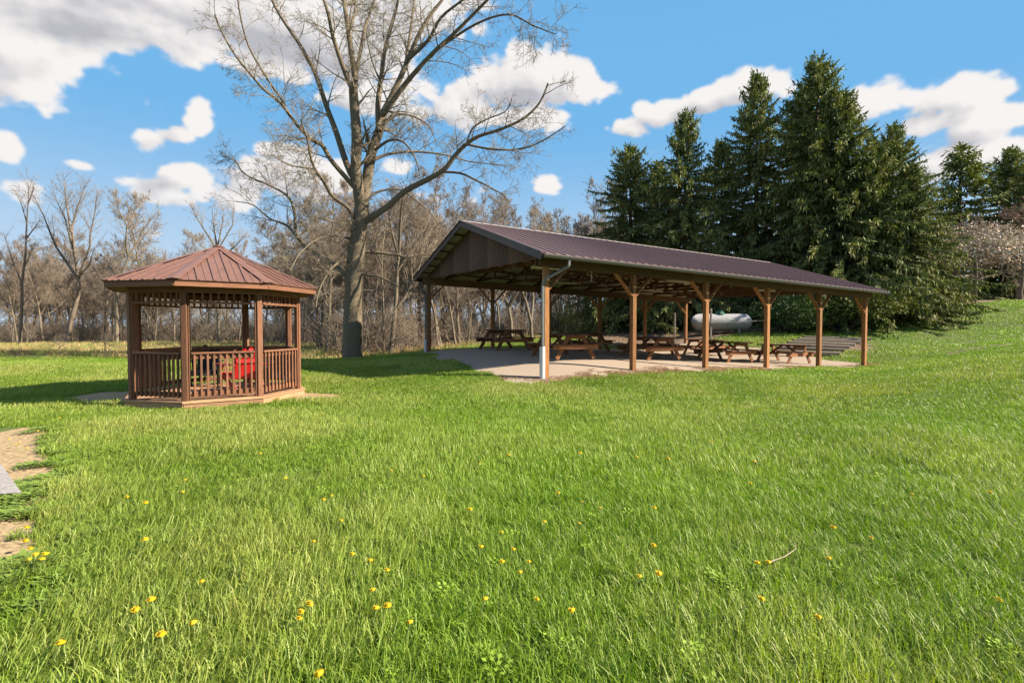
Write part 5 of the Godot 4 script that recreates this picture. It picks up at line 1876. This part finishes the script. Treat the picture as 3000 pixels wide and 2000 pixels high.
func make_dandelions() -> void:
	var seen := [740, 949, 307, 975, 135, 960, 1012, 980, 1098, 968, 1333, 1041, 1168, 1045, 1463, 1052, 1535, 1054, 1635, 1016, 1732, 1060, 1724, 1112, 898, 1082, 1101, 1067, 424, 1104, 419, 1131, 655, 1100, 597, 1042, 291, 1142, 333, 1155, 743, 1149, 761, 1139, 1281, 1133, 1336, 1154, 1377, 1167, 1503, 1167, 783, 1196, 1152, 1224, 1330, 1205, 1914, 1212, 2001, 1237, 2274, 1132, 1904, 1283, 1740, 1293, 1765, 1293, 1513, 1319, 1468, 1326, 1501, 1253, 1215, 1293, 1179, 1263, 1195, 1317, 1105, 1259, 1153, 1291, 888, 1312, 850, 1288, 809, 1275, 720, 1245, 856, 1357, 463, 1337, 347, 1380, 310, 1402, 889, 1393, 863, 1398, 942, 1432, 444, 1432, 369, 1461, 710, 1387, 691, 1407, 687, 1423, 1114, 1379, 1233, 1377, 1313, 1406, 1749, 1376, 1880, 1418, 2294, 1380, 733, 1556, 60, 1212, 57, 1243, 68, 1261, 103, 1275, 95, 1288, 67, 1288, 80, 1275, 332, 1240, 36, 1022, 60, 1030, 45, 1018, 972, 1095, 1080, 1172, 1250, 1200, 2094, 1135, 138, 1480, 85, 990, 20, 1010, 1980, 840, 1600, 965]
	var rng := RandomNumberGenerator.new()
	rng.seed = 55
	var heads := []
	for v in 2:
		var g := Geo.new()
		for ring in 3:
			var cnt: int = [20, 15, 9][ring]
			for k in cnt:
				var a := TAU * k / cnt + ring * 0.3 + rng.randf() * 0.15
				var ln: float = [0.024, 0.018, 0.011][ring] * rng.randf_range(0.85, 1.15)
				var d := Vector3(cos(a), [0.12, 0.5, 1.3][ring] + rng.randf_range(-0.1, 0.1), sin(a)).normalized()
				g.leaf(Vector3(0, 0.002, 0), d * ln + Vector3(0, 0.002 + ring * 0.002, 0), Vector3(-sin(a), 0, cos(a)) * 0.0042, Vector3(0, 0.001, 0))
		g.tube(PackedVector3Array([Vector3(0, 0.001, 0), Vector3(0, 0.006, 0), Vector3(0, 0.011, 0), Vector3(0, 0.0125, 0)]), PackedFloat32Array([0.016, 0.018, 0.011, 0.002]), 10)
		heads.append(g.mesh())
	var sg := Geo.new()
	sg.tube(PackedVector3Array([Vector3(0, -1, 0), Vector3(0.02, -0.5, 0.01), Vector3(0, 0, 0)]), PackedFloat32Array([0.0025, 0.0022, 0.003]), 6)
	var stem := sg.mesh()
	for k in range(0, seen.size(), 2):
		var lift := rng.randf_range(0.09, 0.125)
		var p := px_ground(seen[k] * 1.27551, seen[k + 1] * 1.27551, lift)
		var t := thing("dandelion", "yellow dandelion in flower standing in the lawn", "flower", p, rng.randf() * TAU, "dandelions in the lawn")
		var s := rng.randf_range(0.65, 1.05)
		var tilt := Basis(Vector3(rng.randf_range(-1, 1), 0, rng.randf_range(-1, 1)).normalized(), rng.randf_range(0.0, 0.4))
		part(t, "flower_head", heads[k / 2 % 2], M.petal, Transform3D(tilt.scaled(Vector3.ONE * s), Vector3(0, lift, 0)))
		part(t, "stem", stem, M.stem, Transform3D(Basis().scaled(Vector3(1, lift, 1)), Vector3(0, lift, 0)))
	# a bleached twig lying in the grass
	var a := px_ground(2252, 1652, 0.08)
	var b := px_ground(2328, 1592, 0.08)
	var tg := Geo.new()
	var lift2 := Vector3(0, 0.085, 0)
	tg.tube(PackedVector3Array([a + lift2, a.lerp(b, 0.35) + lift2 + Vector3(0.03, 0, 0.02), a.lerp(b, 0.7) + lift2 + Vector3(0.05, 0, 0.01), b + lift2]), PackedFloat32Array([0.0045, 0.004, 0.003, 0.002]), 6)
	tg.spike(a + lift2, a + lift2 + Vector3(-0.05, 0, -0.01), 0.005)
	solo("fallen_twig", tg.mesh(), M.stick, "pale bent twig lying on top of the lawn grass", "twig")


# ----------------------------------------------------------------
func _ready() -> void:
	var cam := Camera3D.new()
	cam.name = "camera"
	cam.position = Vector3(0, EYE, 0)
	cam.rotation.x = -PITCH
	cam.fov = rad_to_deg(2.0 * atan(1000.0 / FOCAL))
	cam.near = 0.05
	cam.far = 1200.0
	add_child(cam)
	cam.make_current()
	var env := Environment.new()
	env.background_mode = Environment.BG_SKY
	env.sky = Sky.new()
	env.sky.sky_material = make_sky()
	env.background_energy_multiplier = 0.4
	env.tonemap_mode = Environment.TONE_MAPPER_LINEAR
	env.tonemap_exposure = 3.0
	env.sdfgi_enabled = true
	env.ssao_enabled = true
	env.ssil_enabled = true
	var we := WorldEnvironment.new()
	we.environment = env
	add_child(we)
	var sun := DirectionalLight3D.new()
	sun.name = "sun"
	sun.light_energy = 1.55
	sun.light_color = Color(1.0, 0.93, 0.83)
	sun.light_angular_distance = 0.5
	sun.shadow_enabled = true
	add_child(sun)
	sun.look_at_from_position(Vector3.ZERO, Vector3(-1.48, -1.0, -0.2))
	print("sky ", Time.get_ticks_msec())

	patch_noise.seed = 7
	patch_noise.frequency = 0.12
	patch_noise.fractal_octaves = 4
	make_heights()
	make_materials()
	print("materials ", Time.get_ticks_msec())
	make_ground()
	print("ground ", Time.get_ticks_msec())
	make_pavilion()
	make_gazebo()
	make_backyard()
	print("built ", Time.get_ticks_msec())
	make_big_tree()
	make_evergreens()
	print("evergreens ", Time.get_ticks_msec())
	make_woods()
	print("woods ", Time.get_ticks_msec())
	make_tables()
	chair("garden_chair", "bright red slatted garden chair inside the gazebo", GZ + Vector3(0.4, 0.1, -0.1), deg_to_rad(50), M.red_plastic, "")
	chair("garden_chair", "black slatted garden chair in the gazebo, facing the red one", GZ + Vector3(-0.8, 0.1, -0.75), deg_to_rad(205), M.black_plastic, "black chairs in the gazebo")
	chair("garden_chair", "black slatted garden chair in the gazebo, behind the red one", GZ + Vector3(0.75, 0.1, -1.0), deg_to_rad(130), M.black_plastic, "black chairs in the gazebo")
	make_grass()
	print("grass ", Time.get_ticks_msec())
	make_dandelions()
	print("done ", Time.get_ticks_msec())
